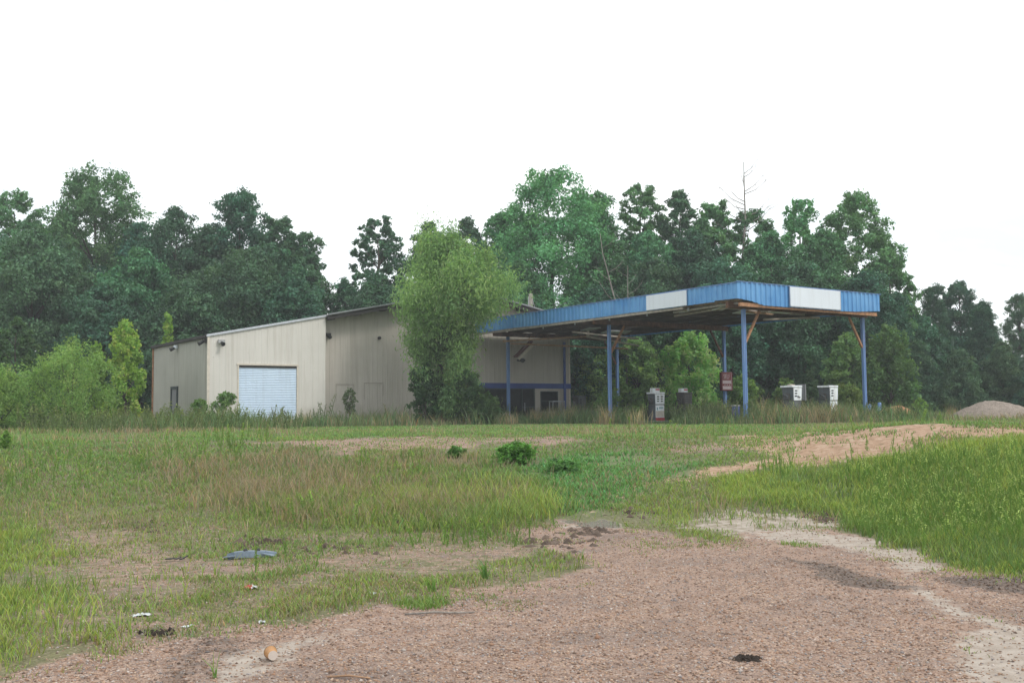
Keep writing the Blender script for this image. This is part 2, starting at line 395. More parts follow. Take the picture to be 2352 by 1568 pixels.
class MB:
    def __init__(s): s.v = []; s.f = {}
    def add(s, verts, faces):
        n = len(s.v); s.v.extend([tuple(map(float, p)) for p in verts])
        for f in faces: s.f.setdefault(len(f), []).append([i + n for i in f])
        return s
    def hexa(s, p):
        return s.add(p, [(0, 3, 2, 1), (4, 5, 6, 7), (0, 1, 5, 4), (1, 2, 6, 5), (2, 3, 7, 6), (3, 0, 4, 7)])
    def box(s, x0, x1, y0, y1, z0, z1, bev=0):
        if bev <= 0:
            return s.hexa([(x0, y0, z0), (x1, y0, z0), (x1, y1, z0), (x0, y1, z0), (x0, y0, z1), (x1, y0, z1), (x1, y1, z1), (x0, y1, z1)])
        b = bev
        sec = [(x0 + b, y0), (x1 - b, y0), (x1, y0 + b), (x1, y1 - b), (x1 - b, y1), (x0 + b, y1), (x0, y1 - b), (x0, y0 + b)]
        cx, cy = (x0 + x1) / 2, (y0 + y1) / 2
        def shr(k): return [(cx + (x - cx) * (1 - 2 * k / (x1 - x0)), cy + (y - cy) * (1 - 2 * k / (y1 - y0))) for x, y in sec]
        rings = [[(x, y, z0) for x, y in shr(b)], [(x, y, z0 + b) for x, y in sec], [(x, y, z1 - b) for x, y in sec], [(x, y, z1) for x, y in shr(b)]]
        return s.loft(rings)
    def loft(s, rings, cap=True):
        n = len(rings[0]); vs = [p for r in rings for p in r]; fs = []
        for i in range(len(rings) - 1):
            for j in range(n):
                a, b = i * n + j, i * n + (j + 1) % n
                fs.append((a, b, b + n, a + n))
        if cap:
            fs.append(tuple(range(n - 1, -1, -1))); fs.append(tuple((len(rings) - 1) * n + j for j in range(n)))
        return s.add(vs, fs)
    def tube(s, path, radii, n=8, cap=True):
        path = [Vector(p) for p in path]
        if not hasattr(radii, '__len__'): radii = [radii] * len(path)
        rings = []
        for i, p in enumerate(path):
            d = (path[min(i + 1, len(path) - 1)] - path[max(i - 1, 0)])
            d = d.normalized() if d.length > 1e-6 else Vector((0, 0, 1))
            u = d.cross(Vector((0, 1, 0)) if abs(d.y) < .9 else Vector((1, 0, 0))).normalized(); w = d.cross(u)
            rings.append([tuple(p + (u * math.cos(k * 2 * math.pi / n) + w * math.sin(k * 2 * math.pi / n)) * radii[i]) for k in range(n)])
        return s.loft(rings, cap)
    def beam(s, p, q, w, h, up=(0, 0, 1)):
        p, q = Vector(p), Vector(q); d = (q - p).normalized()
        u = d.cross(Vector(up)); u = u.normalized() if u.length > 1e-4 else Vector((1, 0, 0)); v = u.cross(d)
        c = [(-w / 2, -h / 2), (w / 2, -h / 2), (w / 2, h / 2), (-w / 2, h / 2)]
        return s.loft([[tuple(e + u * a + v * b) for a, b in c] for e in (p, q)])
    def build(s, name, mat, parent=None, smooth=False):
        return np_mesh(name, s.v, [s.f[k] for k in sorted(s.f)], mat, None, parent, smooth)

def ribbed(mb, u0, u1, zb, zt, place, pitch=.3, rw=.045, rd=.022, taper=.02, jitter=0):
    """sheet metal with upright ribs; zb, zt: functions of u (or numbers); place(u, out, z) -> point"""
    fb = zb if callable(zb) else (lambda u: zb); ft = zt if callable(zt) else (lambda u: zt)
    us = [(u0, 0)]
    k = math.ceil((u0 + .02) / pitch)
    while k * pitch < u1 - rw - 2 * taper - .01:
        c = k * pitch
        if c - taper > us[-1][0]:
            us += [(c, 0), (c + taper, rd), (c + taper + rw, rd), (c + 2 * taper + rw, 0)]
        k += 1
    us.append((u1, 0))
    vs, fs = [], []
    for u, o in us: vs += [place(u, o, fb(u)), place(u, o, ft(u))]
    for i in range(len(us) - 1): fs.append((2 * i, 2 * i + 2, 2 * i + 3, 2 * i + 1))
    mb.add(vs, fs)

# ------------------------------------------------------------------ ground
def build_ground():
    def axis(parts):
        return np.unique(np.concatenate(parts))
    xs = axis([np.linspace(-420, -60, 30), np.linspace(-60, -16, 60), np.arange(-16, 16.01, .12), np.linspace(16, 60, 60), np.linspace(60, 420, 30)])
    ys = axis([np.linspace(-60, 3, 40), np.arange(3, 18, .1), np.arange(18, 34, .16), np.arange(34, 70, .6), np.linspace(70, 420, 40)])
    X, Y = np.meshgrid(xs, ys)
    x, y = X.ravel(), Y.ravel(); z = gz(x, y)
    n, m = len(xs), len(ys)
    i = np.arange((m - 1) * n).reshape(m - 1, n)[:, :-1].ravel()
    F = np.stack([i, i + 1, i + n + 1, i + n], 1)
    o = np_mesh('ground', np.stack([x, y, z], 1), [F], M['ground'], None, None, True)
    g = mask(GRAVEL, x, y); s = mask(SAND, x, y); d = mask(DARK, x, y, .15); o_ = mask(DIRT, x, y, .3)
    near = np.clip(1 - sst(2.5, 3.5, y), 0, 1) * (np.abs(x) < 30)
    g = np.maximum(g, near)
    pad = .55 * sst(.35, .6, fbm(x * .12 + 3, y * .25)) * sst(26, 30, y) * (1 - sst(39, 43, y)) * sst(-14, -8, x)
    g = np.maximum(g, pad)
    a = o.data.attributes.new('cover', 'FLOAT_COLOR', 'POINT')
    a.data.foreach_set('color', np.stack([g, s, d, o_], 1).astype(np.float32).ravel())
    tu = o.data.attributes.new('turf', 'FLOAT', 'POINT')
    tu.data.foreach_set('value', (.8 * np.maximum(np.maximum(mask(LAWN, x, y, .9), mask(BANK, x, y, .6)), .6 * sst(20, 30, y))).astype(np.float32))
    w = o.data.attributes.new('wet', 'FLOAT', 'POINT')
    w.data.foreach_set('value', mask(WET, x, y, .08).astype(np.float32))
    tag(o, kind='structure')
build_ground()

def rand_rot(n, rng):
    q = rng.normal(size=(n, 4)); q /= np.linalg.norm(q, axis=1)[:, None]
    w, x, y, z = q.T
    return np.stack([np.stack([1 - 2 * (y * y + z * z), 2 * (x * y - z * w), 2 * (x * z + y * w)], 1),
                     np.stack([2 * (x * y + z * w), 1 - 2 * (x * x + z * z), 2 * (y * z - x * w)], 1),
                     np.stack([2 * (x * z - y * w), 2 * (y * z + x * w), 1 - 2 * (x * x + y * y)], 1)], 1)

def build_pebbles(n=60000):
    rng = np.random.default_rng(21)
    y = 4.6 * (15 / 4.6) ** rng.random(n * 2); x = (rng.random(n * 2) * 2 - 1) * (.56 * y + .6)
    keep = rng.random(n * 2) < np.maximum(mask(GRAVEL, x, y) * .9, .04) * (1 - .75 * mask(SAND, x, y))
    x, y = x[keep][:n], y[keep][:n]; n = len(x)
    r = .004 + .009 * rng.random(n) ** 2.5 + .0003 * y
    big = rng.random(n) < .006; r[big] *= 1.3 + .8 * rng.random(big.sum())
    base = np.array([(1, 0, 0), (.31, .95, 0), (-.81, .59, 0), (-.81, -.59, 0), (.31, -.95, 0), (0, 0, 1), (0, 0, -1)], float)
    base = base[None] * (1 + .25 * rng.normal(size=(n, 7, 1)) * .6)
    sc = np.stack([np.ones(n), .6 + .4 * rng.random(n), .4 + .35 * rng.random(n)], 1)
    a = rng.random(n) * 6.283; ca, sa = np.cos(a), np.sin(a)
    v = base * sc[:, None] * r[:, None, None]
    vx = v[..., 0] * ca[:, None] - v[..., 1] * sa[:, None]; vy = v[..., 0] * sa[:, None] + v[..., 1] * ca[:, None]
    V = np.stack([vx + x[:, None], vy + y[:, None], v[..., 2] + (gz(x, y) + r * .15)[:, None]], 2).reshape(-1, 3)
    f = []
    for k in range(5): f += [(k, (k + 1) % 5, 5), ((k + 1) % 5, k, 6)]
    F = (np.array(f)[None] + (np.arange(n) * 7)[:, None, None]).reshape(-1, 3)
    pal = np.array([(.19, .13, .095), (.33, .215, .15), (.44, .30, .20), (.38, .28, .21), (.52, .39, .28), (.32, .29, .27), (.52, .46, .40), (.36, .22, .14)])
    c = pal[rng.integers(0, len(pal), n)] * np.array((.92, .89, .92)) * (.7 + .42 * rng.random((n, 1)))
    d = mask(DARK, x, y, .15)[:, None]; c = c * (1 - .6 * d)
    o = np_mesh('pebbles', V, [F], M['pebble'], np.repeat(c, 7, 0), None, True)
    tag(o, 'loose tan and reddish pebbles scattered over the gravel yard', 'gravel', kind='stuff')
build_pebbles()

def build_clods():
    rng = np.random.default_rng(8); X, Y = [], []
    for (px, py, w, h, n) in [(1165, 1185, 60, 8, 60), (905, 1206, 50, 8, 45), (600, 1245, 55, 8, 45), (335, 1208, 50, 9, 40), (1050, 1204, 60, 7, 45), (1360, 1220, 45, 9, 60), (1900, 1186, 40, 10, 60), (1000, 1180, 120, 12, 50), (1290, 1245, 80, 14, 60), (720, 1262, 200, 14, 60), (1480, 1175, 70, 12, 45), (1718, 1513, 22, 4, 70), (370, 1454, 26, 5, 70)]:
        for i in range(n):
            q = hit(px + w * rng.normal() * .6, py + h * rng.normal() * .6); X.append(q[0]); Y.append(q[1])
    x, y = np.array(X), np.array(Y); n = len(x); r = .012 + .04 * rng.random(n) ** 2; r[-140:] *= .55
    base = np.array([(1, 0, 0), (.31, .95, 0), (-.81, .59, 0), (-.81, -.59, 0), (.31, -.95, 0), (0, 0, 1), (0, 0, -1)], float)[None] * (1 + .3 * rng.normal(size=(n, 7, 1)))
    v = base * np.stack([1 + rng.random(n), .8 + .5 * rng.random(n), .6 + .4 * rng.random(n)], 1)[:, None] * r[:, None, None]
    V = (v + np.stack([x, y, gz(x, y) + r * .1], 1)[:, None]).reshape(-1, 3)
    f = []
    for k in range(5): f += [(k, (k + 1) % 5, 5), ((k + 1) % 5, k, 6)]
    F = (np.array(f)[None] + (np.arange(n) * 7)[:, None, None]).reshape(-1, 3)
    c = np.array((.10, .072, .055)) * (.6 + .9 * rng.random((n, 1))); c[-140:] *= .28
    o = np_mesh('soil_clods', V, [F], M['pebble'], np.repeat(c, 7, 0))
    tag(o, 'dark damp clods of soil along the ragged edge of the grass', 'soil', kind='stuff')
build_clods()

# ------------------------------------------------------------------ grass
GREEN = np.array((.180, .265, .080)); YEL = np.array((.300, .365, .092)); BLUEG = np.array((.130, .265, .092))
TAN = np.array((.37, .30, .19)); RED = np.array((.36, .26, .20)); OLIVE = np.array((.120, .185, .078))

def blades(name, x, y, h, w, lean, col, tipcol, label, mat='grass', z=None):
    rng = np.random.default_rng(len(x))
    n = len(x); a = rng.random(n) * 6.283; la = rng.random(n) * 6.283
    z = gz(x, y) - .01 if z is None else z
    dx, dy = np.cos(a) * w / 2, np.sin(a) * w / 2
    lx, ly = np.cos(la) * lean * h, np.sin(la) * lean * h
    zero = np.zeros(n)
    def P(t, k): # height fraction, width factor
        b = t ** 1.8
        return [np.stack([x + lx * b + s * dx * k, y + ly * b + s * dy * k, z + h * t * (1 - .25 * lean * t)], 1) for s in (-1, 1)]
    b0 = P(0., 1.); b1 = P(.5, .8); tip = np.stack([x + lx, y + ly, z + h * (1 - .25 * lean)], 1)
    V = np.stack([b0[0], b0[1], b1[0], b1[1], tip], 1).reshape(-1, 3)
    k = (np.arange(n) * 5)[:, None]
    Q = k + np.array([0, 1, 3, 2]); T = k + np.array([2, 3, 4])
    c = np.stack([col * .75, col * .75, col, col, tipcol], 1).reshape(-1, 3)  # darker blade foot: shade near the ground put into the colour
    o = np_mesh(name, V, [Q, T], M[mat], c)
    return tag(o, label, 'grass', kind='stuff')

def jit(c, n, rng, k=.22):
    v = 1 + k * rng.normal(size=(n, 1)); hue = rng.normal(size=(n, 1)) * .12
    return np.clip(c * np.clip(v, .4, 1.8) * np.concatenate([1 + hue, np.ones((n, 1)), 1 - hue * .5], 1), .01, .6)

def wedge(n, y0, y1, rng, k=1.0, fan=.56):
    if k == 1: y = y0 * (y1 / y0) ** rng.random(n)
    else: y = y0 + (y1 - y0) * rng.random(n)
    return (rng.random(n) * 2 - 1) * (fan * y + 3.4), y

SPAN = 8.857
def build_grass():
    rng = np.random.default_rng(11)
    # low turf everywhere the ground is not bare
    x, y = wedge(840000, 4.6, 50, rng)
    g = np.maximum(mask(GRAVEL, x, y, 1.3), mask(DIRT, x, y, .7)); g = np.maximum(g, mask(SAND, x, y, .7)); g = g * (1 - .24 * sst(17, 22, y))
    patch = fbm(x * .8 + 7, y * .8); fine = fbm(x * 2.6 + 1, y * 2.6)
    den = np.clip(1.0 + .5 * mask(LAWN, x, y, .8) - 1.5 * g + (patch - .5) * 1.3 + (fine - .5) * 1.5 * sst(.03, .5, g), 0, 1) * np.clip(sst(.25, .5, patch) + .3 - .35 * sst(.55, .35, fine), .04, 1)
    keep = rng.random(len(x)) < den
    x, y = x[keep], y[keep]; n = len(x)
    bank = mask(BANK, x, y); fore = mask(FORE, x, y); lawn = mask(LAWN, x, y); tall = mask(TALL, x, y); dry = mask(DRY, x, y)
    gr = mask(GRAVEL, x, y, .5)
    lf = fbm(x * .45 + 30, y * .45); hf = fbm(x * 2.2, y * 2.2 + 4)
    h = (.03 + .09 * hf) * (.7 + .6 * rng.random(n)) + .07 * bank * (.4 + hf) + .05 * fore * hf + .07 * tall + .06 * dry
    h *= 1 - .5 * gr
    yel = np.clip(.15 + .9 * (lf - .4) * 2 + .62 * bank + .5 * fore + .35 * tall - .55 * lawn - .3 * dry, 0, 1)[:, None]
    c = GREEN * (1 - yel) + YEL * yel
    lw = np.clip(lawn * .9 + .5 * (1 - bank) * sst(14, 26, y) * (1 - fore), 0, 1)[:, None]; c = c * (1 - lw) + BLUEG * 1.15 * lw
    br = (rng.random(n) < .23 + .22 * dry + .2 * gr - .26 * bank - .12 * fore + .7 * (fbm(x * .4 + 77, y * .4) - .5))[:, None]; c = np.where(br, TAN * .8, c)
    c = jit(c, n, rng)
    blades('short_grass', x, y, h, (.0045 + .0006 * y) * (1 + .8 * lawn + .4 * sst(15, 24, y) + .5 * sst(30, 40, y)), .25 + .5 * rng.random(n), c, c * 1.12, 'short patchy green grass over the yard and the bank')
    # taller fresh grass
    x, y = wedge(370000, 5, 34, rng)
    bank = mask(BANK, x, y, .2); fore = mask(FORE, x, y); tall = mask(TALL, x, y); gr = np.maximum(mask(GRAVEL, x, y), mask(DIRT, x, y, .3)); lawn = mask(LAWN, x, y)
    patch = fbm(x * .6 + 70, y * .6)
    den = np.clip(.95 * bank + .48 * fore * sst(.40, .62, patch) + .62 * tall * sst(.3, .55, patch) + .10 * sst(.5, .7, patch) * (1 - lawn), 0, 1) * (1 - np.clip(gr * 1.3, 0, 1))
    keep = rng.random(len(x)) < den; x, y = x[keep], y[keep]; n = len(x)
    bank, fore, tall = bank[keep], fore[keep], tall[keep]
    h = (.10 + .17 * fbm(x * .9, y * .9 + 11)) * (.6 + .7 * rng.random(n)) * (1 + .4 * tall - .12 * bank)
    t = np.clip((fbm(x * .6 + 9, y * .6) - .5) * 3.2 + .45 + .2 * rng.normal(size=n), 0, 1)[:, None]
    c = jit(GREEN * .85 * (1 - t) + YEL * 1.05 * t, n, rng, .2)
    blades('tall_green_grass', x, y, h, .0045 + .00055 * y, .2 + .5 * rng.random(n), c, c * 1.2, 'taller fresh yellow green grass on the bank and in the hollow')
    # dry reddish stems with hazy seed heads
    x, y = wedge(170000, 7, 33, rng)
    dry = mask(DRY, x, y, .6); gr = np.maximum(mask(GRAVEL, x, y), mask(DIRT, x, y, .3)); bank = mask(BANK, x, y)
    patch = fbm(x * .5 + 90, y * .5 + 33)
    den = np.clip(.85 * dry * sst(.36, .62, patch) + .20 * sst(.5, .68, patch) * sst(12, 16, y) * (1 - bank) * (1 - mask(LAWN, x, y, .8)), 0, 1) * (1 - gr)
    keep = rng.random(len(x)) < den; x, y = x[keep], y[keep]; n = len(x)
    h = (.14 + .30 * fbm(x * .7, y * .7 + 21)) * (.55 + .6 * rng.random(n))
    t = rng.random((n, 1)); c = jit(TAN * t + RED * (1 - t), n, rng, .2)
    blades('dry_grass', x, y, h, .0035 + .0004 * y, .2 + .5 * rng.random(n), c, RED * .9 + 0 * c, 'dry reddish tan grass stems with hazy seed heads')
    # rough weedy strip in front of the building and under the canopy
    m = 150000
    b = -24 + 44 * rng.random(m); a = -9 + 28 * rng.random(m)
    front = sst(-19.5, -17, b) * (1 - sst(-2.5, -.5, b)) * sst(10.0 + 0 * b, 18.0 + 0 * b, a + 7 * (fbm(b * .45, a * .45) - .5)) * (a < 19.0)
    can = sst(-2.6, -1.2, b) * (1 - sst(8.5, 10.5, b)) * sst(-4.4, -2.2, a + 2 * (fbm(b * .5, a * .5 + 5) - .5)) * (a < 19.3)
    side = (1 - sst(-18.5, -17, b)) * sst(6, 10, a) * (a < 30)
    keep = rng.random(m) < np.clip(front + can * .9 + side * .6, 0, 1) * (.3 + 1.0 * fbm(b * .6 + 2, a * .6))
    b, a = b[keep], a[keep]; n = len(a)
    p = np.array([CX, CY])[None] + b[:, None] * RX + a[:, None] * LY
    k = fbm(p[:, 0] * .55 + 3, p[:, 1] * .55)
    k2 = fbm(p[:, 0] * 1.1 + 31, p[:, 1] * .8)
    h = (.20 + 2.7 * k ** 1.6 * k2) * (.5 + .7 * rng.random(n)) + .46 * sst(.9, 2.0, b) * (1 - sst(6.6, 7.6, b)) * sst(-3.2, -2.2, a) * (1 - sst(-.75, -.45, a)) * (.6 + .6 * rng.random(n))
    ln = np.abs((b - 3.06) * .73 - (a - SPAN) * .68); h = np.where((ln < .8) & (a < SPAN) & (a > 2.5), h * .3, h)
    t = sst(.49, .68, fbm(p[:, 0] * .35 + 50, p[:, 1] * .9) + .12 * rng.normal(size=n))[:, None]
    c = jit(OLIVE * 1.15 * (1 - t) + TAN * .78 * t, n, rng, .28)
    blades('weed_strip', p[:, 0], p[:, 1], h, .022 + .012 * rng.random(n), .2 + .4 * rng.random(n), c, c * 1.1, 'rough waist high weeds along the building and under the canopy')
    # far rough grass beyond the forecourt on both sides
    x = -45 + 90 * rng.random(90000); y = 34 + 30 * rng.random(90000)
    bb = (x - CX) * RX[0] + (y - CY) * RX[1]; aa = (x - CX) * LY[0] + (y - CY) * LY[1]
    inside = (bb > -17.5) & (bb < 9) & (aa > -3)
    keep = ~inside & (rng.random(len(x)) < .25 + fbm(x * .3, y * .3)) & (np.abs(x) < .56 * y + 4)
    x, y = x[keep], y[keep]; n = len(x)
    k = fbm(x * .4 + 12, y * .4)
    h = (.12 + .55 * sst(41, 49, y) * k + .25 * sst(-6, -14, x) * k) * (.6 + .6 * rng.random(n))
    t = sst(.42, .6, fbm(x * .25 + 8, y * .5) + .1 * rng.normal(size=n) + .08 * sst(44, 50, y))[:, None]
    c = jit((GREEN * 1.1) * (1 - t) + (TAN * .6 + RED * .25) * t, n, rng, .22)
    blades('far_rough_grass', x, y, h, .03 + .012 * rng.random(n), .2 + .4 * rng.random(n), c, c * 1.1, 'far rough grass and tan weeds at the edge of the wood')
build_grass()

# ------------------------------------------------------------------ leaves, trees, plants
def leaf_cards(C, D, size, aspect, rng, droop=0.0):
    """rhombic leaf cards at C; D: outward directions"""
    n = len(C)
    nrm = D * .7 + rng.normal(size=(n, 3)) * .6 + np.array([0, 0, .35]); nrm /= np.linalg.norm(nrm, axis=1)[:, None]
    t = rng.normal(size=(n, 3)); t[:, 2] -= droop * 2
    t -= nrm * (t * nrm).sum(1)[:, None]; t /= np.linalg.norm(t, axis=1)[:, None] + 1e-9
    b = np.cross(nrm, t)
    L = (size * (.6 + .8 * rng.random(n)))[:, None]; W = L * aspect
    fold = nrm * L * .12
    V = np.stack([C - t * L * .5, C + b * W * .5 + fold, C + t * L * .5, C - b * W * .5 + fold], 1).reshape(-1, 3)
    F = (np.arange(n) * 4)[:, None] + np.arange(4)
    return V, F

def clump_leaves(cl, nleaf, size, aspect, col, rng, droop=0., cvar=.2, lvar=.2, shell=.45, hue=.055):
    """cl: (k,6) clump centre and radii"""
    k = len(cl); vol = (cl[:, 3] * cl[:, 4] * cl[:, 5]) ** (.67)
    pick = rng.choice(k, nleaf, p=vol / vol.sum())
    g = rng.normal(size=(nleaf, 3)); d = g / (np.linalg.norm(g, axis=1)[:, None] + 1e-9)
    C = cl[pick, :3] + (g * .62 * (1 - shell) + d * rng.random((nleaf, 1)) ** .5 * shell) * cl[pick, 3:]
    V, F = leaf_cards(C, d, size, aspect, rng, droop)
    ct = 1 + cvar * rng.normal(size=(k, 1)); hu = hue * rng.normal(size=(k, 1))
    cc = col * np.clip(ct, .55, 1.6) * np.concatenate([1 + hu, np.ones((k, 1)), 1 - hu], 1)
    c = cc[pick] * np.clip(1 + lvar * rng.normal(size=(nleaf, 1)), .5, 1.8)
    return V, F, np.repeat(np.clip(c, .005, .5), 4, 0)

def env(shape, t):
    if shape == 'round': return np.clip(1 - np.abs(2 * t - .9) ** 2.4, 0, 1) ** .5
    if shape == 'egg': return np.where(t < .35, .75 + .7 * t, np.sqrt(np.clip(1 - ((t - .35) / .68) ** 2, 0, 1)))
    if shape == 'cone': return np.clip(1 - t, 0, 1) ** .8 * .95 + .05
    if shape == 'flame': return np.sin(np.pi * np.clip(.2 + .75 * t, 0, 1)) ** .8
    if shape == 'pine': return np.where(t < .25, .3 + 2.0 * t, np.clip(1.06 - .75 * t, 0, 1))
    return np.ones_like(t)

def make_tree(name, label, base, H, hw, shape='round', col=(.04, .075, .03), crown_from=.12, nclump=46, nleaf=14000, leaf=.3,
              aspect=.6, csize=.30, upright=.8, seed=1, trunk_r=None, group=None, cat='tree', soft=False, droop=0., gaps=1.0, lean=(0, 0), nsub=7, cvar=.17, bark='bark'):
    rng = np.random.default_rng(seed)
    t_ = thing(name, label, cat, tuple(base), 0, group)
    z0 = H * crown_from
    t = (np.arange(nclump) + rng.random(nclump)) / nclump; t[-1] = .97
    e = env(shape, t)
    ang = np.arange(nclump) * 2.4 + rng.random(nclump) * 1.6; rr = np.sqrt(.08 + .92 * rng.random(nclump)) * (1 - csize * .45)
    cr = hw * csize * (.7 + .6 * rng.random(nclump)) * (.62 + .38 * e)
    R = hw * e * rr; R[-1] *= .3
    cl = np.zeros((nclump, 6))
    cl[:, 0] = R * np.cos(ang) + lean[0] * t; cl[:, 1] = R * np.sin(ang) + lean[1] * t
    cl[:, 2] = z0 + (H - z0) * t - cr * upright * .45 * (t > .75)
    cl[:, 3] = cr; cl[:, 4] = cr; cl[:, 5] = cr * upright
    # each clump is a handful of smaller sprays
    m = nclump * nsub; j = np.repeat(np.arange(nclump), nsub)
    dirs = rng.normal(size=(m, 3)); dirs[:, 2] += .25; dirs /= np.linalg.norm(dirs, axis=1)[:, None]
    sp = np.zeros((m, 6)); sp[:, :3] = cl[j, :3] + dirs * cl[j, 3:] * (rng.random((m, 1)) ** .4) * 1.05
    q = .50 * (.5 + .85 * rng.random(m)); sp[:, 3] = sp[:, 4] = cl[j, 3] * q; sp[:, 5] = cl[j, 3] * q * (.75 if upright < 1.15 else 1.5)
    V, F, T = clump_leaves(sp, nleaf, leaf, aspect, np.array(col), rng, droop, cvar)
    # never let leaves sink below the ground
    low = V[:, 2] < .05
    V[low, 2] = .03 + rng.random(low.sum()) * .05 * min(H, 6)
    np_mesh('crown', V, [F], M['leaf_soft' if soft else 'leaf'], T, t_)
    mb = MB(); tr = trunk_r or max(.02, H * .016)
    top = z0 + (H - z0) * .86
    pts = [(0, 0, -.15)]; rad = [tr * 1.25]
    for q in (.12, .3, .5, .7, .86, 1):
        pts.append((lean[0] * q * .9 + rng.normal() * tr * .6 * (q > .2), lean[1] * q * .9 + rng.normal() * tr * .6 * (q > .2), top * q)); rad.append(tr * (1.02 - .88 * q))
    mb.tube(pts, rad, 7)
    order = np.argsort(-cl[:, 3])[:min(nclump, 20)]
    for i in order:
        c = cl[i, :3]; zs = max(top * .12, c[2] - np.hypot(c[0], c[1]) * (.8 + .5 * rng.random()))
        zs = min(zs, top * .93); f = zs / top
        s = np.array([lean[0] * f * .9, lean[1] * f * .9, zs])
        mid = s * .5 + c * .5 + np.array([0, 0, .06 * H * (rng.random() - .3)])
        r0 = tr * (.62 - .45 * f)
        mb.tube([tuple(s), tuple(mid), tuple(c)], [r0, r0 * .6, r0 * .2], 5)
    mb.build('trunk', M[bark], t_, True)
    return t_

def ppm(depth): return FD / depth
def tree_px(name, label, cx, top, hw, depth, shape='round', base_z=PAD, **kw):
    p = at(cx, top, depth); H = p[2] - base_z
    kw.setdefault('leaf', .21)
    return make_tree(name, label, (p[0], p[1], base_z - .02), H, hw / ppm(depth), shape, **kw)

DK = (.056, .135, .078); MD = (.084, .200, .092); LT = (.106, .235, .092); PN = (.074, .148, .090)
WOOD = 'trees of the wood behind the station'
BT = 'broadleaf_tree'
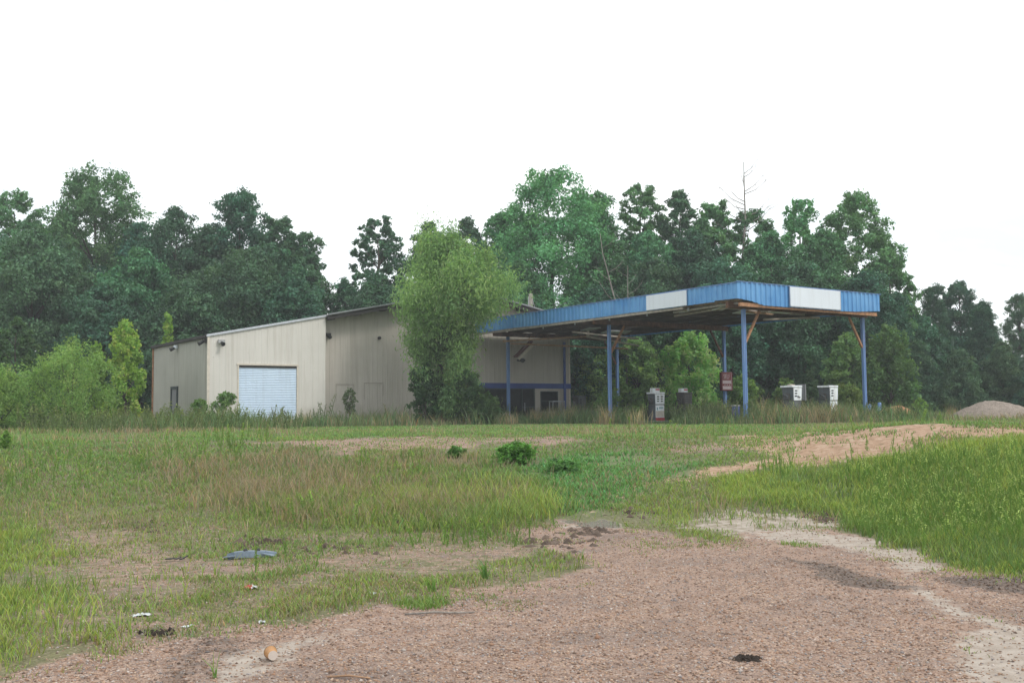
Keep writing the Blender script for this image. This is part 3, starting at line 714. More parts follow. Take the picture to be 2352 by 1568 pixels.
# (kind, label, px, top, half width, depth, shape, colour, extra)
TREES = [
 (BT, 'tall pale broadleaf tree at the left edge of the photo behind a dark rounded tree', 40, 425, 75, 78, 'egg', MD, dict(csize=.22, crown_from=.35, nleaf=9000)),
 (BT, 'tallest tree of the left wood, with sky showing through its loose crown', 225, 378, 118, 76, 'egg', MD, dict(csize=.2, nclump=70, nleaf=13000, crown_from=.32)),
 (BT, 'broad dark rounded tree at far left, standing before the taller loose trees', 80, 512, 135, 66, 'round', DK, dict(nleaf=17000, nclump=64, upright=.6)),
 (BT, 'dark tree with a flat shoulder right of the tallest left tree', 405, 458, 88, 74, 'round', DK, dict(crown_from=.2, nleaf=12000)),
 (BT, 'dark round-topped tree above the white lean-to roof, highest there', 548, 425, 84, 74, 'egg', DK, dict(nleaf=13000, nclump=60, csize=.25)),
 (BT, 'slim dark tree on the right shoulder of the round-topped tree', 635, 482, 62, 72, 'egg', DK, dict(nleaf=9000, csize=.28)),
 (BT, 'dark sloping tree at the right end of the left wood beside the sky gap', 698, 520, 72, 71, 'egg', DK, dict(nleaf=12000, nclump=56, csize=.26)),
 (BT, 'mid green tree lower in the left wood, lit yellow green near its foot', 322, 555, 95, 67, 'round', MD, dict(nleaf=13000)),
 (BT, 'wide dark tree directly behind the roller door wing', 560, 560, 135, 68, 'round', DK, dict(nleaf=16000, nclump=60)),
 (BT, 'dark low tree behind the step in the building roof', 680, 600, 88, 66, 'round', DK, dict(nleaf=11000)),
 (BT, 'low dark tree filling the dip in the treeline', 790, 628, 62, 72, 'round', DK, dict(nleaf=8000)),
 (BT, 'thin open tree with sky through its branches, right of the dip', 868, 486, 68, 74, 'egg', DK, dict(csize=.17, nclump=52, nleaf=5600, crown_from=.36)),
 (BT, 'dark bushy tree below the thin open tree, behind the gable', 870, 612, 78, 70, 'round', DK, dict(nleaf=9000)),
 (BT, 'dark flat-topped tree behind the left side of the willow', 985, 492, 72, 76, 'round', DK, dict(nleaf=9000, csize=.26)),
 (BT, 'dark tree behind the top of the willow', 1072, 482, 66, 77, 'round', DK, dict(nleaf=9000, csize=.26)),
 (BT, 'tallest fresh green tree, broad crown between willow and canopy', 1262, 380, 136, 72, 'egg', LT, dict(nleaf=19000, nclump=80, csize=.23, crown_from=.12)),
 (BT, 'fresh green low tree at the foot of the tallest green tree', 1180, 585, 92, 68, 'round', MD, dict(nleaf=11000)),
 (BT, 'airy tree with a bare visible trunk right of the tallest green tree', 1472, 407, 66, 76, 'egg', MD, dict(csize=.18, nclump=44, nleaf=5600, crown_from=.45)),
 (BT, 'mid green tree between the tallest green tree and the airy one', 1400, 520, 80, 72, 'round', MD, dict(nleaf=10000, csize=.26)),
 (BT, 'narrow upright tree right of the airy tree', 1560, 422, 48, 75, 'egg', DK, dict(nleaf=8000, csize=.3, crown_from=.25)),
 (BT, 'dense mid green tree left of the dead snag', 1640, 446, 62, 73, 'egg', MD, dict(nleaf=11000, csize=.26)),
 (BT, 'spreading tree around the trunk of the dead snag', 1722, 470, 72, 74, 'egg', MD, dict(nleaf=8500, csize=.22, crown_from=.25)),
 (BT, 'feathery tree with long upswept branches right of the dead snag', 1838, 440, 64, 73, 'egg', LT, dict(nleaf=7000, csize=.18, nclump=50, upright=1.6, crown_from=.2)),
 (BT, 'widest tree at the right end of the tall trees, ragged sky-filled edge', 1965, 432, 100, 72, 'egg', MD, dict(nleaf=13000, csize=.19, nclump=76, upright=1.1)),
 (BT, 'ragged lower tree hanging right over the canopy corner', 2040, 545, 66, 70, 'round', MD, dict(nleaf=7500, csize=.2)),
 (BT, 'dark tree behind the left sign panel of the canopy', 1500, 575, 84, 69, 'round', DK, dict(nleaf=11000)),
 (BT, 'dark tree behind the canopy corner nearest the road', 1660, 580, 92, 68, 'round', DK, dict(nleaf=12000)),
 (BT, 'dark tree behind the right sign panel of the canopy', 1830, 585, 92, 68, 'round', DK, dict(nleaf=12000)),
 (BT, 'dark tree behind the right corner post of the canopy', 1985, 610, 92, 67, 'round', DK, dict(nleaf=13000)),
 (BT, 'dark green tree right of the canopy, low in the treeline', 2085, 690, 66, 70, 'round', DK, dict(nleaf=9000)),
 ('pine_tree', 'left one of the two tall pines right of the canopy', 2142, 640, 46, 74, 'pine', PN, dict(nleaf=7000, csize=.3, aspect=.28, upright=.7)),
 ('pine_tree', 'pine with a tufted round top, taller of the pine pair right of the canopy', 2200, 633, 44, 78, 'egg', PN, dict(nleaf=5200, csize=.24, aspect=.28, crown_from=.5)),
 ('pine_tree', 'conical pine sloping down beside the gap in the right treeline', 2258, 680, 62, 72, 'cone', PN, dict(nleaf=11000, csize=.24, aspect=.28, nclump=64, upright=1.1)),
 ('pine_tree', 'slender lone pine at the right edge of the photo', 2338, 660, 34, 80, 'egg', PN, dict(nleaf=4200, csize=.28, aspect=.28, crown_from=.42)),
 ('pine_tree', 'young dark pine low in the trees above the orange mound', 2110, 770, 55, 66, 'cone', PN, dict(nleaf=8500, aspect=.3, upright=1.0)),
 ('pine_tree', 'young pine standing left of the grey gravel pile', 2205, 790, 60, 65, 'cone', PN, dict(nleaf=8500, aspect=.3, upright=1.0)),
 ('pine_tree', 'young pine standing right behind the grey gravel pile', 2300, 775, 62, 66, 'cone', PN, dict(nleaf=9000, aspect=.3, upright=1.0)),
 ('pine_tree', 'young pine cut by the right edge of the photo', 2385, 800, 62, 64, 'cone', PN, dict(nleaf=9000, aspect=.3, upright=1.0)),
 (BT, 'dark tree beyond the left edge of the photo', -60, 470, 110, 72, 'round', DK, dict(nleaf=11000)),
 (BT, 'dark tree half seen behind the lime sapling at left', 240, 640, 96, 64, 'round', DK, dict(nleaf=12000)),
 (BT, 'dark tree close behind the small door of the lean-to', 420, 640, 96, 64, 'round', DK, dict(nleaf=11000)),
 (BT, 'dark tree hidden low behind the canopy roof', 1370, 640, 84, 68, 'round', DK, dict(nleaf=10000)),

 (BT, 'mid green tree between the tallest left tree and the flat shouldered one', 320, 492, 88, 75, 'round', DK, dict()),
 (BT, 'dark tree in the middle of the left wood, between the flat and the round-topped tree', 478, 502, 84, 73, 'round', DK, dict()),
 (BT, 'dark tree filling under the slim tree in the left wood', 618, 540, 92, 69.5, 'round', DK, dict()),
 (BT, 'dark tree standing low behind the tallest left tree', 150, 470, 90, 79, 'round', DK, dict()),
 (BT, 'green tree on the left flank of the tallest fresh green tree', 1152, 470, 62, 74, 'egg', MD, dict()),
 (BT, 'green tree on the right flank of the tallest fresh green tree', 1366, 430, 70, 75, 'egg', MD, dict()),
 (BT, 'mid green tree filling below the airy tree', 1490, 512, 84, 72, 'round', MD, dict()),
 (BT, 'mid green tree filling below the narrow upright tree', 1590, 505, 78, 71, 'round', DK, dict()),
 (BT, 'dark tree filling right below the dead snag', 1770, 520, 82, 71, 'round', MD, dict()),
 (BT, 'dark tree filling below the feathery tree', 1890, 510, 88, 70, 'round', MD, dict()),
 (BT, 'pale far tree between the pines right of the canopy', 2170, 740, 90, 79, 'round', DK, dict()),
 (BT, 'dark far tree in the gap at the right end of the treeline', 2310, 800, 70, 82, 'round', DK, dict()),
]
for i, (nm, lab, px, top, hw, dep, shp, c, ex) in enumerate(TREES):
    rg = random.Random(i); kk = rg.uniform(.98, 1.40); hh_ = rg.uniform(.85, 1.18); c = (c[0] * kk * hh_, c[1] * kk, c[2] * kk / hh_ ** .7); ex = dict(ex); ex['nleaf'] = int(ex.get('nleaf', 12000) * 3.1); ex['nclump'] = int(ex.get('nclump', 46) * 2.2); ex['csize'] = ex.get('csize', .3) * .98
    if dep > 66: hw *= 1.15
    top += 15
    tree_px(nm, lab, px, top, hw, dep, shp, col=c, seed=100 + i, group=WOOD, **ex)

# undergrowth closing the wood at its foot
def thicket():
    rng = np.random.default_rng(77)
    cl = []
    for px in np.arange(-260, 2700, 16):
        for q in range(3):
            d = 67 + 7 * rng.random() + (4 if px < 800 else 0); p = at(px + 16 * rng.random(), 900, d)
            hgt = (1.5 + 3.2 * rng.random()) * (1 if q else .6)
            cl.append((p[0], p[1] + q, PAD + hgt * (.35 + .5 * rng.random()), 1.3 + rng.random(), 1.2, .8 + .5 * hgt * .5))
    cl = np.array(cl)
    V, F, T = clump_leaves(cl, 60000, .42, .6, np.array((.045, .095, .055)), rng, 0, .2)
    V[:, 2] = np.maximum(V[:, 2], PAD)
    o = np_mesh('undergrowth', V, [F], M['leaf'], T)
    tag(o, 'dark shaded undergrowth along the foot of the wood', 'undergrowth', kind='stuff')
thicket()

# dead snag and leaning bare trunks
def snag(label, foot, tip, r, nb, seed, group=None, start=.55, length=1.9):
    rng = np.random.default_rng(seed)
    foot = np.array(foot, float); tip = np.array(tip, float); H = tip - foot
    t_ = thing('dead_tree', label, 'dead tree', tuple(foot), 0, group)
    mb = MB(); n = 9
    pts = [tuple(H * k / n + rng.normal(size=3) * r * .8 * (0 < k < n)) for k in range(n + 1)]
    mb.tube(pts, [r * (1.05 - .92 * k / n) for k in range(n + 1)], 6); mb.build('trunk', M['deadwood'], t_, True)
    for k in range(nb):
        f = start + (.97 - start) * (k + rng.random() * .6) / nb
        s = H * f; a = rng.choice([0, math.pi]) + rng.normal() * .7; Lb = length * (1.15 - f) / (1.15 - start) * (.6 + .7 * rng.random()) + .35
        d = np.array([math.cos(a), math.sin(a), .45 + .5 * rng.random()])
        e = s + d * Lb; m = s + d * Lb * .5 - np.array([0, 0, .12 * Lb]); b = MB()
        rb = r * (.42 - .28 * f); b.tube([tuple(s), tuple(m), tuple(e)], [rb, rb * .7, rb * .25], 5)
        for w in range(2):
            q = m + (e - m) * rng.random(); e2 = q + (d + rng.normal(size=3) * .5) * Lb * .3
            b.tube([tuple(q), tuple(e2)], [rb * .4, rb * .12], 4)
        b.build('branch', M['deadwood'], t_, True)
    return t_
p = at(1708, 372, 73); q = at(1712, 900, 73)
snag('tall bare dead snag poking above the green trees', (q[0], q[1], PAD), p, .19, 15, 5, None, .70, 2.0)
p = at(1378, 535, 67); q = at(1448, 760, 67)
snag('leaning bare grey trunk behind the canopy roof', (q[0] + .7, q[1], PAD), p, .12, 4, 6, None, .6, 1.2)
p = at(1442, 610, 66.5); q = at(1436, 800, 66.5)
snag('short upright bare sapling beside the leaning bare trunk', (q[0], q[1], PAD), p, .09, 7, 9, None, .55, 1.5)

# willow in front of the gable
def willow():
    d = 52.5; k = ppm(d); base = at(1036, 955, d); g = PAD
    rng = np.random.default_rng(31)
    t_ = thing('willow_tree', 'large light green willow growing in front of the gable wall', 'tree', (base[0], base[1], g - .02), 0)
    rows = [(540, 1036, 8), (556, 1036, 22), (572, 1006, 40), (592, 1026, 66), (614, 1036, 98), (638, 1038, 134), (660, 1046, 162), (688, 1052, 160), (715, 1050, 142), (735, 1036, 118), (765, 1026, 92), (800, 1024, 78), (840, 1026, 70), (880, 1030, 60), (915, 1034, 46)]
    cl = []
    for (py, cx, hw) in rows:
        n = 7 + int(hw / 10) if py < 730 else 5 + int(hw / 13)
        for i in range(n):
            a = rng.random() * 6.283; r = hw / k * math.sqrt(.1 + .9 * rng.random()) * .86
            p = at(cx, py, d)
            cr = (.42 + .34 * rng.random()) * (.6 if hw < 40 else 1) * (1 if py < 730 else .95)
            cl.append((p[0] - base[0] + r * math.cos(a), r * math.sin(a), p[2] - g + rng.normal() * .3, cr, cr, cr * 1.35))
    cl = np.array(cl); cl[:, 2] = np.maximum(cl[:, 2], .35)
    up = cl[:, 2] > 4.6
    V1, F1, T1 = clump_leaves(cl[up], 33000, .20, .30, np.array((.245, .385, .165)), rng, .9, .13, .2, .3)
    V2, F2, T2 = clump_leaves(cl[~up], 13000, .21, .32, np.array((.215, .335, .145)), rng, .9, .16, .2, .3)  # lower leaves tinted darker, crown shade put into their colour
    V = np.concatenate([V1, V2]); V[:, 2] = np.maximum(V[:, 2], .03)
    np_mesh('crown', V, [F1, F2 + len(V1)], M['leaf_soft'], np.concatenate([T1, T2]), t_)
    mb = MB()
    for j, (dx, dy) in enumerate([(0, 0), (.35, .2), (-.3, .25)]):
        tip = cl[rng.integers(0, len(cl) // 3), :3]
        mb.tube([(dx, dy, -.1), (dx * 1.5, dy * 1.4, 2.2), (tip[0] * .5 + dx, tip[1] * .5 + dy, 4.8), tuple(tip)], [.2, .17, .12, .03], 7)
    for i in rng.choice(len(cl), 40, replace=False):
        c = cl[i, :3]; z = max(.8, c[2] * .6); mb.tube([(0, 0, z), (c[0] * .55, c[1] * .55, c[2] * .9), tuple(c)], [.06, .035, .012], 4)
    mb.build('trunk', M['bark'], t_, True)
willow()

# saplings and shrubs
def shrub_px(name, label, cx, top, hw, depth, col, n=5000, leaf=.16, shape='round', seed=1, cat='shrub', base_z=None, foot=None, **kw):
    if foot: depth = hit(cx, foot)[1]
    p = at(cx, top, depth); bz = float(gz(p[0], p[1])) if base_z is None else base_z
    kw.setdefault('nclump', 30); kw.setdefault('crown_from', .06); kw.setdefault('csize', .34); kw.setdefault('upright', 1.0)
    return make_tree(name, label, (p[0], p[1], bz - .02), p[2] - bz, hw / ppm(depth), shape, col=col, nleaf=n, leaf=leaf, seed=seed, cat=cat, soft=True, **kw)
shrub_px('willow_shrub', 'large olive green feathery shrub left of the lean-to', 170, 787, 106, 44, (0.266, 0.401, 0.133), 16000, .12, seed=1, aspect=.32, nclump=60, csize=.24, upright=1.3)
shrub_px('willow_shrub', 'olive shrub cut by the left edge of the photo', 8, 845, 58, 42, (0.266, 0.401, 0.133), 9000, .12, seed=2, aspect=.32, upright=1.4)
shrub_px('sapling', 'lime green sapling beside the lean-to side wall', 290, 742, 52, 50, (0.312, 0.494, 0.100), 7500, .17, 'flame', 3, 'sapling', upright=1.5, csize=.28)
shrub_px('sapling', 'small lime sapling peeking over the left shrub', 222, 788, 30, 51, (0.238, 0.370, 0.082), 2400, .17, 'flame', 4, 'sapling', upright=1.5, csize=.3)
shrub_px('sapling', 'narrow lime green tree top showing above the lean-to roof', 386, 716, 24, 60, (0.264, 0.419, 0.085), 4200, .2, 'cone', 5, 'sapling', upright=1.4, csize=.4)
shrub_px('vine_covered_tree', 'dark vine covered stump with drooping shoulders at the left edge', 38, 732, 48, 54, (0.082, 0.155, 0.065), 8500, .18, 'round', 6, 'tree', crown_from=.1)
shrub_px('baccharis_bush', 'small round bush in front of the lean-to side wall', 460, 914, 19, 47, (0.152, 0.253, 0.085), 1500, .10, 'round', 7, 'bush', crown_from=.45)
shrub_px('baccharis_bush', 'leaning bush with bare forked stems at the lean-to corner', 508, 897, 27, 46.5, (0.170, 0.279, 0.099), 1700, .10, 'round', 8, 'bush', crown_from=.5, lean=(.25, 0), csize=.3)
shrub_px('wall_bush', 'thin grey green bush against the beige wall between door and willow', 804, 889, 17, 51, (0.133, 0.172, 0.102), 900, .10, 'round', 9, 'bush', crown_from=.35)
shrub_px('broadleaf_shrub', 'olive bush beside the right end of the building', 1372, 792, 66, 67, (0.179, 0.287, 0.104), 9000, .2, 'round', 10, 'bush', nclump=44)
shrub_px('broadleaf_shrub', 'taller olive bush behind the second front canopy post', 1462, 776, 56, 66, (0.200, 0.317, 0.110), 8000, .2, 'egg', 11, 'bush', nclump=40)
shrub_px('sapling', 'bright green young tree behind the pumps, left of the red sign', 1582, 766, 80, 60, (0.298, 0.625, 0.177), 9500, .2, 'egg', 12, 'sapling', upright=1.4, csize=.27, nclump=44)
shrub_px('broadleaf_shrub', 'low green bush between the red sign and the nearest front post', 1705, 862, 40, 59, (0.184, 0.299, 0.099), 4000, .17, 'round', 13, 'bush')
shrub_px('broadleaf_shrub', 'low spreading bush behind the tilted white pump', 1806, 868, 36, 60, (0.163, 0.257, 0.096), 3600, .17, 'flame', 14, 'bush')
shrub_px('young_pine', 'small young pine behind the right hand pumps', 1862, 846, 30, 61, (0.090, 0.154, 0.083), 3600, .17, 'cone', 15, 'tree', aspect=.3)
shrub_px('broadleaf_shrub', 'olive bush at the foot of the right corner post', 1945, 880, 42, 50.5, (0.194, 0.259, 0.098), 4600, .13, 'round', 16, 'bush', aspect=.4)
shrub_px('young_tree', 'mid green young tree left behind the right corner post', 1945, 762, 54, 62, (0.171, 0.281, 0.107), 8000, .2, 'egg', 17, 'tree', nclump=40)
shrub_px('young_tree', 'mid green young tree right of the right corner post', 2040, 752, 52, 61, (0.119, 0.203, 0.078), 8500, .2, 'egg', 18, 'tree', nclump=44, upright=1.4)
shrub_px('broadleaf_shrub', 'fresh green bush touching the second front canopy post', 1398, 888, 34, 52, (0.163, 0.268, 0.098), 3000, .13, 'flame', 19, 'bush')
shrub_px('field_bush', 'rounded green bush in the middle of the field', 1186, 1014, 44, 25.5, (0.158, 0.328, 0.078), 4600, .06, 'round', 20, 'bush', foot=1066, crown_from=.02, csize=.3, nclump=50)
shrub_px('field_bush', 'small dark tussock left of the rounded field bush', 1048, 1024, 20, 25.5, (0.145, 0.280, 0.087), 1400, .06, 'round', 21, 'bush', foot=1050, crown_from=.02)
shrub_px('field_bush', 'low dark tussock below and right of the rounded field bush', 1288, 1054, 34, 22, (0.146, 0.293, 0.102), 2400, .05, 'round', 22, 'bush', foot=1084, crown_from=.02)
shrub_px('broadleaf_shrub', 'dark bush added at the left foot of the willow', 978, 832, 40, 52.0, (.062, .118, .052), 5200, .13, 'round', 26, 'bush', nclump=36)  # added bush, its dark leaf colour stands in for the willow's shaded foot
shrub_px('broadleaf_shrub', 'dark bush added at the right foot of the willow', 1072, 846, 38, 51.6, (.066, .125, .052), 5200, .13, 'round', 27, 'bush', nclump=36)  # added like the left one, shade of the foot put into its leaves
shrub_px('broadleaf_shrub', 'dark low bush under the willow beside the shop front', 1120, 900, 30, 53, (0.090, 0.161, 0.059), 2800, .13, 'round', 23, 'bush')
shrub_px('broadleaf_shrub', 'small lime bush on the horizon behind the orange mound', 2112, 912, 17, 56, (0.204, 0.336, 0.087), 900, .15, 'round', 24, 'bush')
shrub_px('sprout', 'small lime weed at the left edge of the field', 14, 988, 14, 33, (0.213, 0.353, 0.088), 700, .06, 'flame', 25, 'plant', foot=1030)

# ------------------------------------------------------------------ leafy weeds (stuff)
def weeds():
    rng = np.random.default_rng(91)
    Vs, Ts = [], []
    def patch(n, sample, hfun, col, topcol, leafk, topfrac=.3):
        x, y = sample(n); n = len(x); z = gz(x, y); h = hfun(x, y) * (.6 + .6 * rng.random(n))
        m = 16
        f = np.tile(np.linspace(.12, 1, m), (n, 1)); ang = rng.random((n, m)) * 6.283
        lx = (rng.random((n, 1)) - .5) * .7 * f ** 2
        r = h[:, None] * (.05 + .11 * rng.random((n, 1))) * (1.15 - .8 * f)
        C = np.stack([x[:, None] + lx * h[:, None] + r * np.cos(ang), y[:, None] + r * np.sin(ang), z[:, None] + f * h[:, None]], 2).reshape(-1, 3)
        D = np.stack([np.cos(ang), np.sin(ang), .3 + 0 * ang], 2).reshape(-1, 3)
        V, F = leaf_cards(C, D, np.repeat(h * leafk + .012, m) , .28, rng, -.15)
        t = sst(1 - topfrac, 1 - topfrac * .5, f)[..., None]
        c = (np.array(col) * (1 - t) + np.array(topcol) * t) * np.clip(1 + .2 * rng.normal(size=(n, 1, 1)), .5, 1.6)
        Vs.append(V); Ts.append(np.repeat(c.reshape(-1, 3), 4, 0))
        S_ = blade_stems(x, y, z, h, lx[:, -1] * h)
        Vs.append(S_); Ts.append(np.tile(np.array(col) * .8, (len(S_), 1)))
    def blade_stems(x, y, z, h, lx):
        w = .006 + .0003 * y
        return np.stack([np.stack([x - w, y, z], 1), np.stack([x + w, y, z], 1), np.stack([x + lx + w * .4, y, z + h], 1), np.stack([x + lx - w * .4, y, z + h], 1)], 1).reshape(-1, 3)
    def bank(n):
        x, y = wedge(n * 4, 9, 27, rng); k = (rng.random(len(x)) < mask(BANK, x, y, .2) * sst(.42, .62, fbm(x * .5, y * .5 + 8)) * sst(3, 6, x)); return x[k][:n], y[k][:n]
    patch(5200, bank, lambda x, y: .30 + 0 * x, (.16, .27, .06), (.40, .47, .17), .10)
    def mid(n):
        x, y = wedge(n * 4, 10, 26, rng); k = rng.random(len(x)) < (1 - np.maximum(mask(GRAVEL, x, y), mask(DIRT, x, y))) * sst(.5, .7, fbm(x * .45 + 20, y * .45)) * (1 - .8 * mask(LAWN, x, y)); return x[k][:n], y[k][:n]
    patch(700, mid, lambda x, y: .16 + .008 * y, (.17, .27, .07), (.24, .33, .07), .18)
    def front(n):
        b = -17 + 16 * rng.random(n); a = 14.8 + 4.0 * rng.random(n)
        k = rng.random(n) < .2 + .8 * sst(.4, .6, fbm(b * .7, a * .7)); b, a = b[k], a[k]
        p = np.array([CX, CY]) + b[:, None] * RX + a[:, None] * LY; return p[:, 0], p[:, 1]
    patch(520, front, lambda x, y: .3 + 1.5 * fbm(x * .8, y * .8) ** 2, (.12, .165, .075), (.17, .20, .09), .12)
    def can(n):
        b = -2 + 10.5 * rng.random(n); a = -2.6 + 13 * rng.random(n)
        k = (rng.random(n) < .25 + .75 * sst(.35, .55, fbm(b * .7 + 5, a * .7))) & ~((np.abs((b - 3.06) * .73 - (a - SPAN) * .68) < .8) & (a > 2) & (a < SPAN)); b, a = b[k], a[k]
        p = np.array([CX, CY]) + b[:, None] * RX + a[:, None] * LY; return p[:, 0], p[:, 1]
    patch(1300, can, lambda x, y: .6 + .7 * fbm(x * .8, y * .8) ** 2, (.12, .165, .075), (.17, .20, .09), .12)
    def left(n):
        b = -26 + 9 * rng.random(n); a = 6 + 16 * rng.random(n)
        p = np.array([CX, CY]) + b[:, None] * RX + a[:, None] * LY; return p[:, 0], p[:, 1]
    patch(420, left, lambda x, y: .5 + .6 * fbm(x * .8, y * .8), (.13, .175, .07), (.18, .21, .08), .16)
    V = np.concatenate(Vs); T = np.concatenate(Ts); F = np.arange(len(V)).reshape(-1, 4)
    o = np_mesh('leafy_weeds', V, [F], M['grass'], T)
    tag(o, 'leafy upright weeds among the grass and around the station', 'weeds', kind='stuff')
weeds()

def sedge_clumps():
    """tall tan broomsedge in clumps"""
    rng = np.random.default_rng(5)
    X, Y, H, CC = [], [], [], []
    spots = [(1392, 968, 1.15, 44), (1466, 972, .95, 42), (1310, 966, 1.1, 52), (1752, 962, 1.5, 44.5), (1650, 962, 1.35, 52), (1600, 965, 1.0, 50), (1270, 966, 1.1, 55), (1230, 965, 1.0, 55), (1680, 968, 1.0, 44),
             (700, 968, .9, 50), (930, 965, .9, 52), (270, 958, 1.1, 50), (285, 960, 1.0, 49), (1170, 968, .8, 50), (1830, 968, .9, 43), (1900, 966, .9, 44), (2040, 940, .9, 56), (2190, 938, 1.0, 58)]
    for px, py, h, d in spots:
        p = at(px, py, d); n = 90
        r = .28 * np.abs(rng.normal(size=n)); a = rng.random(n) * 6.283
        X.append(p[0] + r * np.cos(a)); Y.append(p[1] + r * np.sin(a)); H.append(h * (.5 + .55 * rng.random(n)))
        CC.append(np.tile(TAN * rng.uniform(.85, 1.15), (n, 1)))
    X, Y, H, CC = map(np.concatenate, (X, Y, H, CC)); n = len(X)
    c = jit(CC, n, rng, .2)
    blades('broomsedge', X, Y, H, .018 + .01 * rng.random(n), .15 + .3 * rng.random(n), c, c * 1.1, 'tall tan broomsedge clumps around the posts and the shop front')
sedge_clumps()

# ------------------------------------------------------------------ the station building (local x along the front, y away from the road)
ORG = (CX, CY, 0.0)
FR, ST = 19.10, 19.70            # front of the wing, front of the recessed wall
LX0, STEP, RX1 = -16.72, -10.55, 5.92
def roofz(u): # underside of the roof at local x
    if u <= -1.6: return 5.50 + (u + 16.72) * .2025
    return 8.56 - (u + 1.6) * .188
bld = thing('station_building', 'beige sheet metal service station with a gabled roof, roller door wing and shop front', 'building', ORG, TH)
def front_at(y): return lambda u, o, z: (u, y - o, z)
mb = MB()
D0, D1, DT = -15.18, -12.14, 4.07
ribbed(mb, LX0, D0 - .06, PAD - .2, roofz, front_at(FR), .305, .045, .011)
ribbed(mb, D0 - .06, D1 + .06, DT + .05, roofz, front_at(FR), .305, .045, .011)
ribbed(mb, D1 + .06, STEP, PAD - .2, roofz, front_at(FR), .305, .045, .011)
mb.add([(STEP, FR, PAD - .2), (STEP, ST, PAD - .2), (STEP, ST, roofz(STEP)), (STEP, FR, roofz(STEP))], [(0, 1, 2, 3)])
mb.build('front_wall', M['wall_front'], bld)
mb = MB()
S0, S1 = 1.42, 3.28              # glazed shop door
W0, W1 = 3.70, 5.02; WB = 1.72
G0, G1 = -2.6, 1.30
def wallp(u0, u1, zb, zt): ribbed(mb, u0, u1, zb, zt, front_at(ST), .305, .045, .014)
wallp(STEP, G0, PAD - .2, roofz); wallp(G0, S1, 3.12, roofz); wallp(S1, W0, PAD - .2, roofz); wallp(W0, W1, 2.94, roofz); wallp(W0, W1, PAD - .2, WB); wallp(W1, RX1, PAD - .2, roofz)
wallp(G0, G1, PAD - .2, 1.7)
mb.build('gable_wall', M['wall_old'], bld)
mb = MB()  # side, back walls
ribbed(mb, -28.3, -24.9, PAD - .2, 5.5, lambda u, o, z: (LX0 - o, -u, z), .305, .045, .011)
ribbed(mb, -24.9, -23.8, 3.18, 5.5, lambda u, o, z: (LX0 - o, -u, z), .305, .045, .011)
ribbed(mb, -23.8, -FR, PAD - .2, 5.5, lambda u, o, z: (LX0 - o, -u, z), .305, .045, .011)
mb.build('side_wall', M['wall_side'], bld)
mb = MB()
ribbed(mb, ST, 38, PAD - .2, roofz(RX1), lambda u, o, z: (RX1 + o, u, z), .305, .045, .011)
ribbed(mb, -RX1, 10.55, PAD - .2, lambda u: roofz(-u), lambda u, o, z: (-u, 38 + o, z), .305, .045, .011)
ribbed(mb, 10.55, 16.72, PAD - .2, lambda u: roofz(-u), lambda u, o, z: (-u, 28.3 + o, z), .305, .045, .011)
ribbed(mb, -38, -28.3, PAD - .2, roofz(STEP), lambda u, o, z: (STEP - o, -u, z), .305, .045, .011)
mb.build('rear_wall', M['wall_old'], bld)
# roof sheets
mb = MB()
def roof_slab(u0, u1, y0, y1, t=.06):
    a, b = roofz(u0), roofz(u1)
    mb.hexa([(u0, y0, a + .02), (u1, y0, b + .02), (u1, y1, b + .02), (u0, y1, a + .02), (u0, y0, a + .02 + t), (u1, y0, b + .02 + t), (u1, y1, b + .02 + t), (u0, y1, a + .02 + t)])
roof_slab(LX0 - .12, STEP - .004, FR - .03, 28.4); roof_slab(STEP, -1.6, FR - .32, 38.3); roof_slab(-1.6, RX1 + .5, FR - .32, 38.3)
mb.build('roof', M['roof'], bld)
mb = MB()  # dark rafters under the overhang
for u0, u1 in ((STEP + .02, -1.62), (-1.58, RX1 + .4)):
    mb.hexa([(u0, FR - .26, roofz(u0) - .20), (u1, FR - .26, roofz(u1) - .20), (u1, FR - .20, roofz(u1) - .20), (u0, FR - .20, roofz(u0) - .20), (u0, FR - .26, roofz(u0) + .012), (u1, FR - .26, roofz(u1) + .012), (u1, FR - .20, roofz(u1) + .012), (u0, FR - .20, roofz(u0) + .012)])
u = STEP + .4
while u < RX1:
    mb.box(u - .05, u + .05, FR - .195, ST - .03, roofz(u) - .24, roofz(u) - .01); u += 1.52
mb.build('rafter', M['soffit'], bld)
mb = MB()
mb.hexa([(LX0 - .1, FR - .09, roofz(LX0) - .03), (STEP, FR - .09, roofz(STEP) - .03), (STEP, FR - .032, roofz(STEP) - .03), (LX0 - .1, FR - .032, roofz(LX0) - .03), (LX0 - .1, FR - .09, roofz(LX0) + .08), (STEP, FR - .09, roofz(STEP) + .08), (STEP, FR - .032, roofz(STEP) + .08), (LX0 - .1, FR - .032, roofz(LX0) + .08)])
mb.build('rake_trim', M['trim'], bld)
mb = MB()
for u0, u1 in ((STEP + .01, -1.62), (-1.58, RX1 + .5)):
    mb.hexa([(u0, FR - .38, roofz(u0) + .045), (u1, FR - .38, roofz(u1) + .045), (u1, FR - .322, roofz(u1) + .045), (u0, FR - .322, roofz(u0) + .045), (u0, FR - .38, roofz(u0) + .11), (u1, FR - .38, roofz(u1) + .11), (u1, FR - .322, roofz(u1) + .11), (u0, FR - .322, roofz(u0) + .11)])
mb.build('roof_edge', M['edge_grey'], bld)
mb = MB(); mb.box(LX0 - .16, LX0 - .02, FR, 28.4, 5.42, 5.56); mb.build('gutter', M['soffit'], bld)
mb = MB(); mb.box(LX0 - .05, LX0 + .07, FR - .05, FR + .01, PAD - .2, roofz(LX0) - .04); mb.build('corner_trim', M['trim_tan'], bld)
mb = MB(); mb.box(LX0 - .06, LX0 + .02, 28.30, 28.42, PAD - .2, 5.41); mb.build('corner_trim', M['rust_light'], bld)
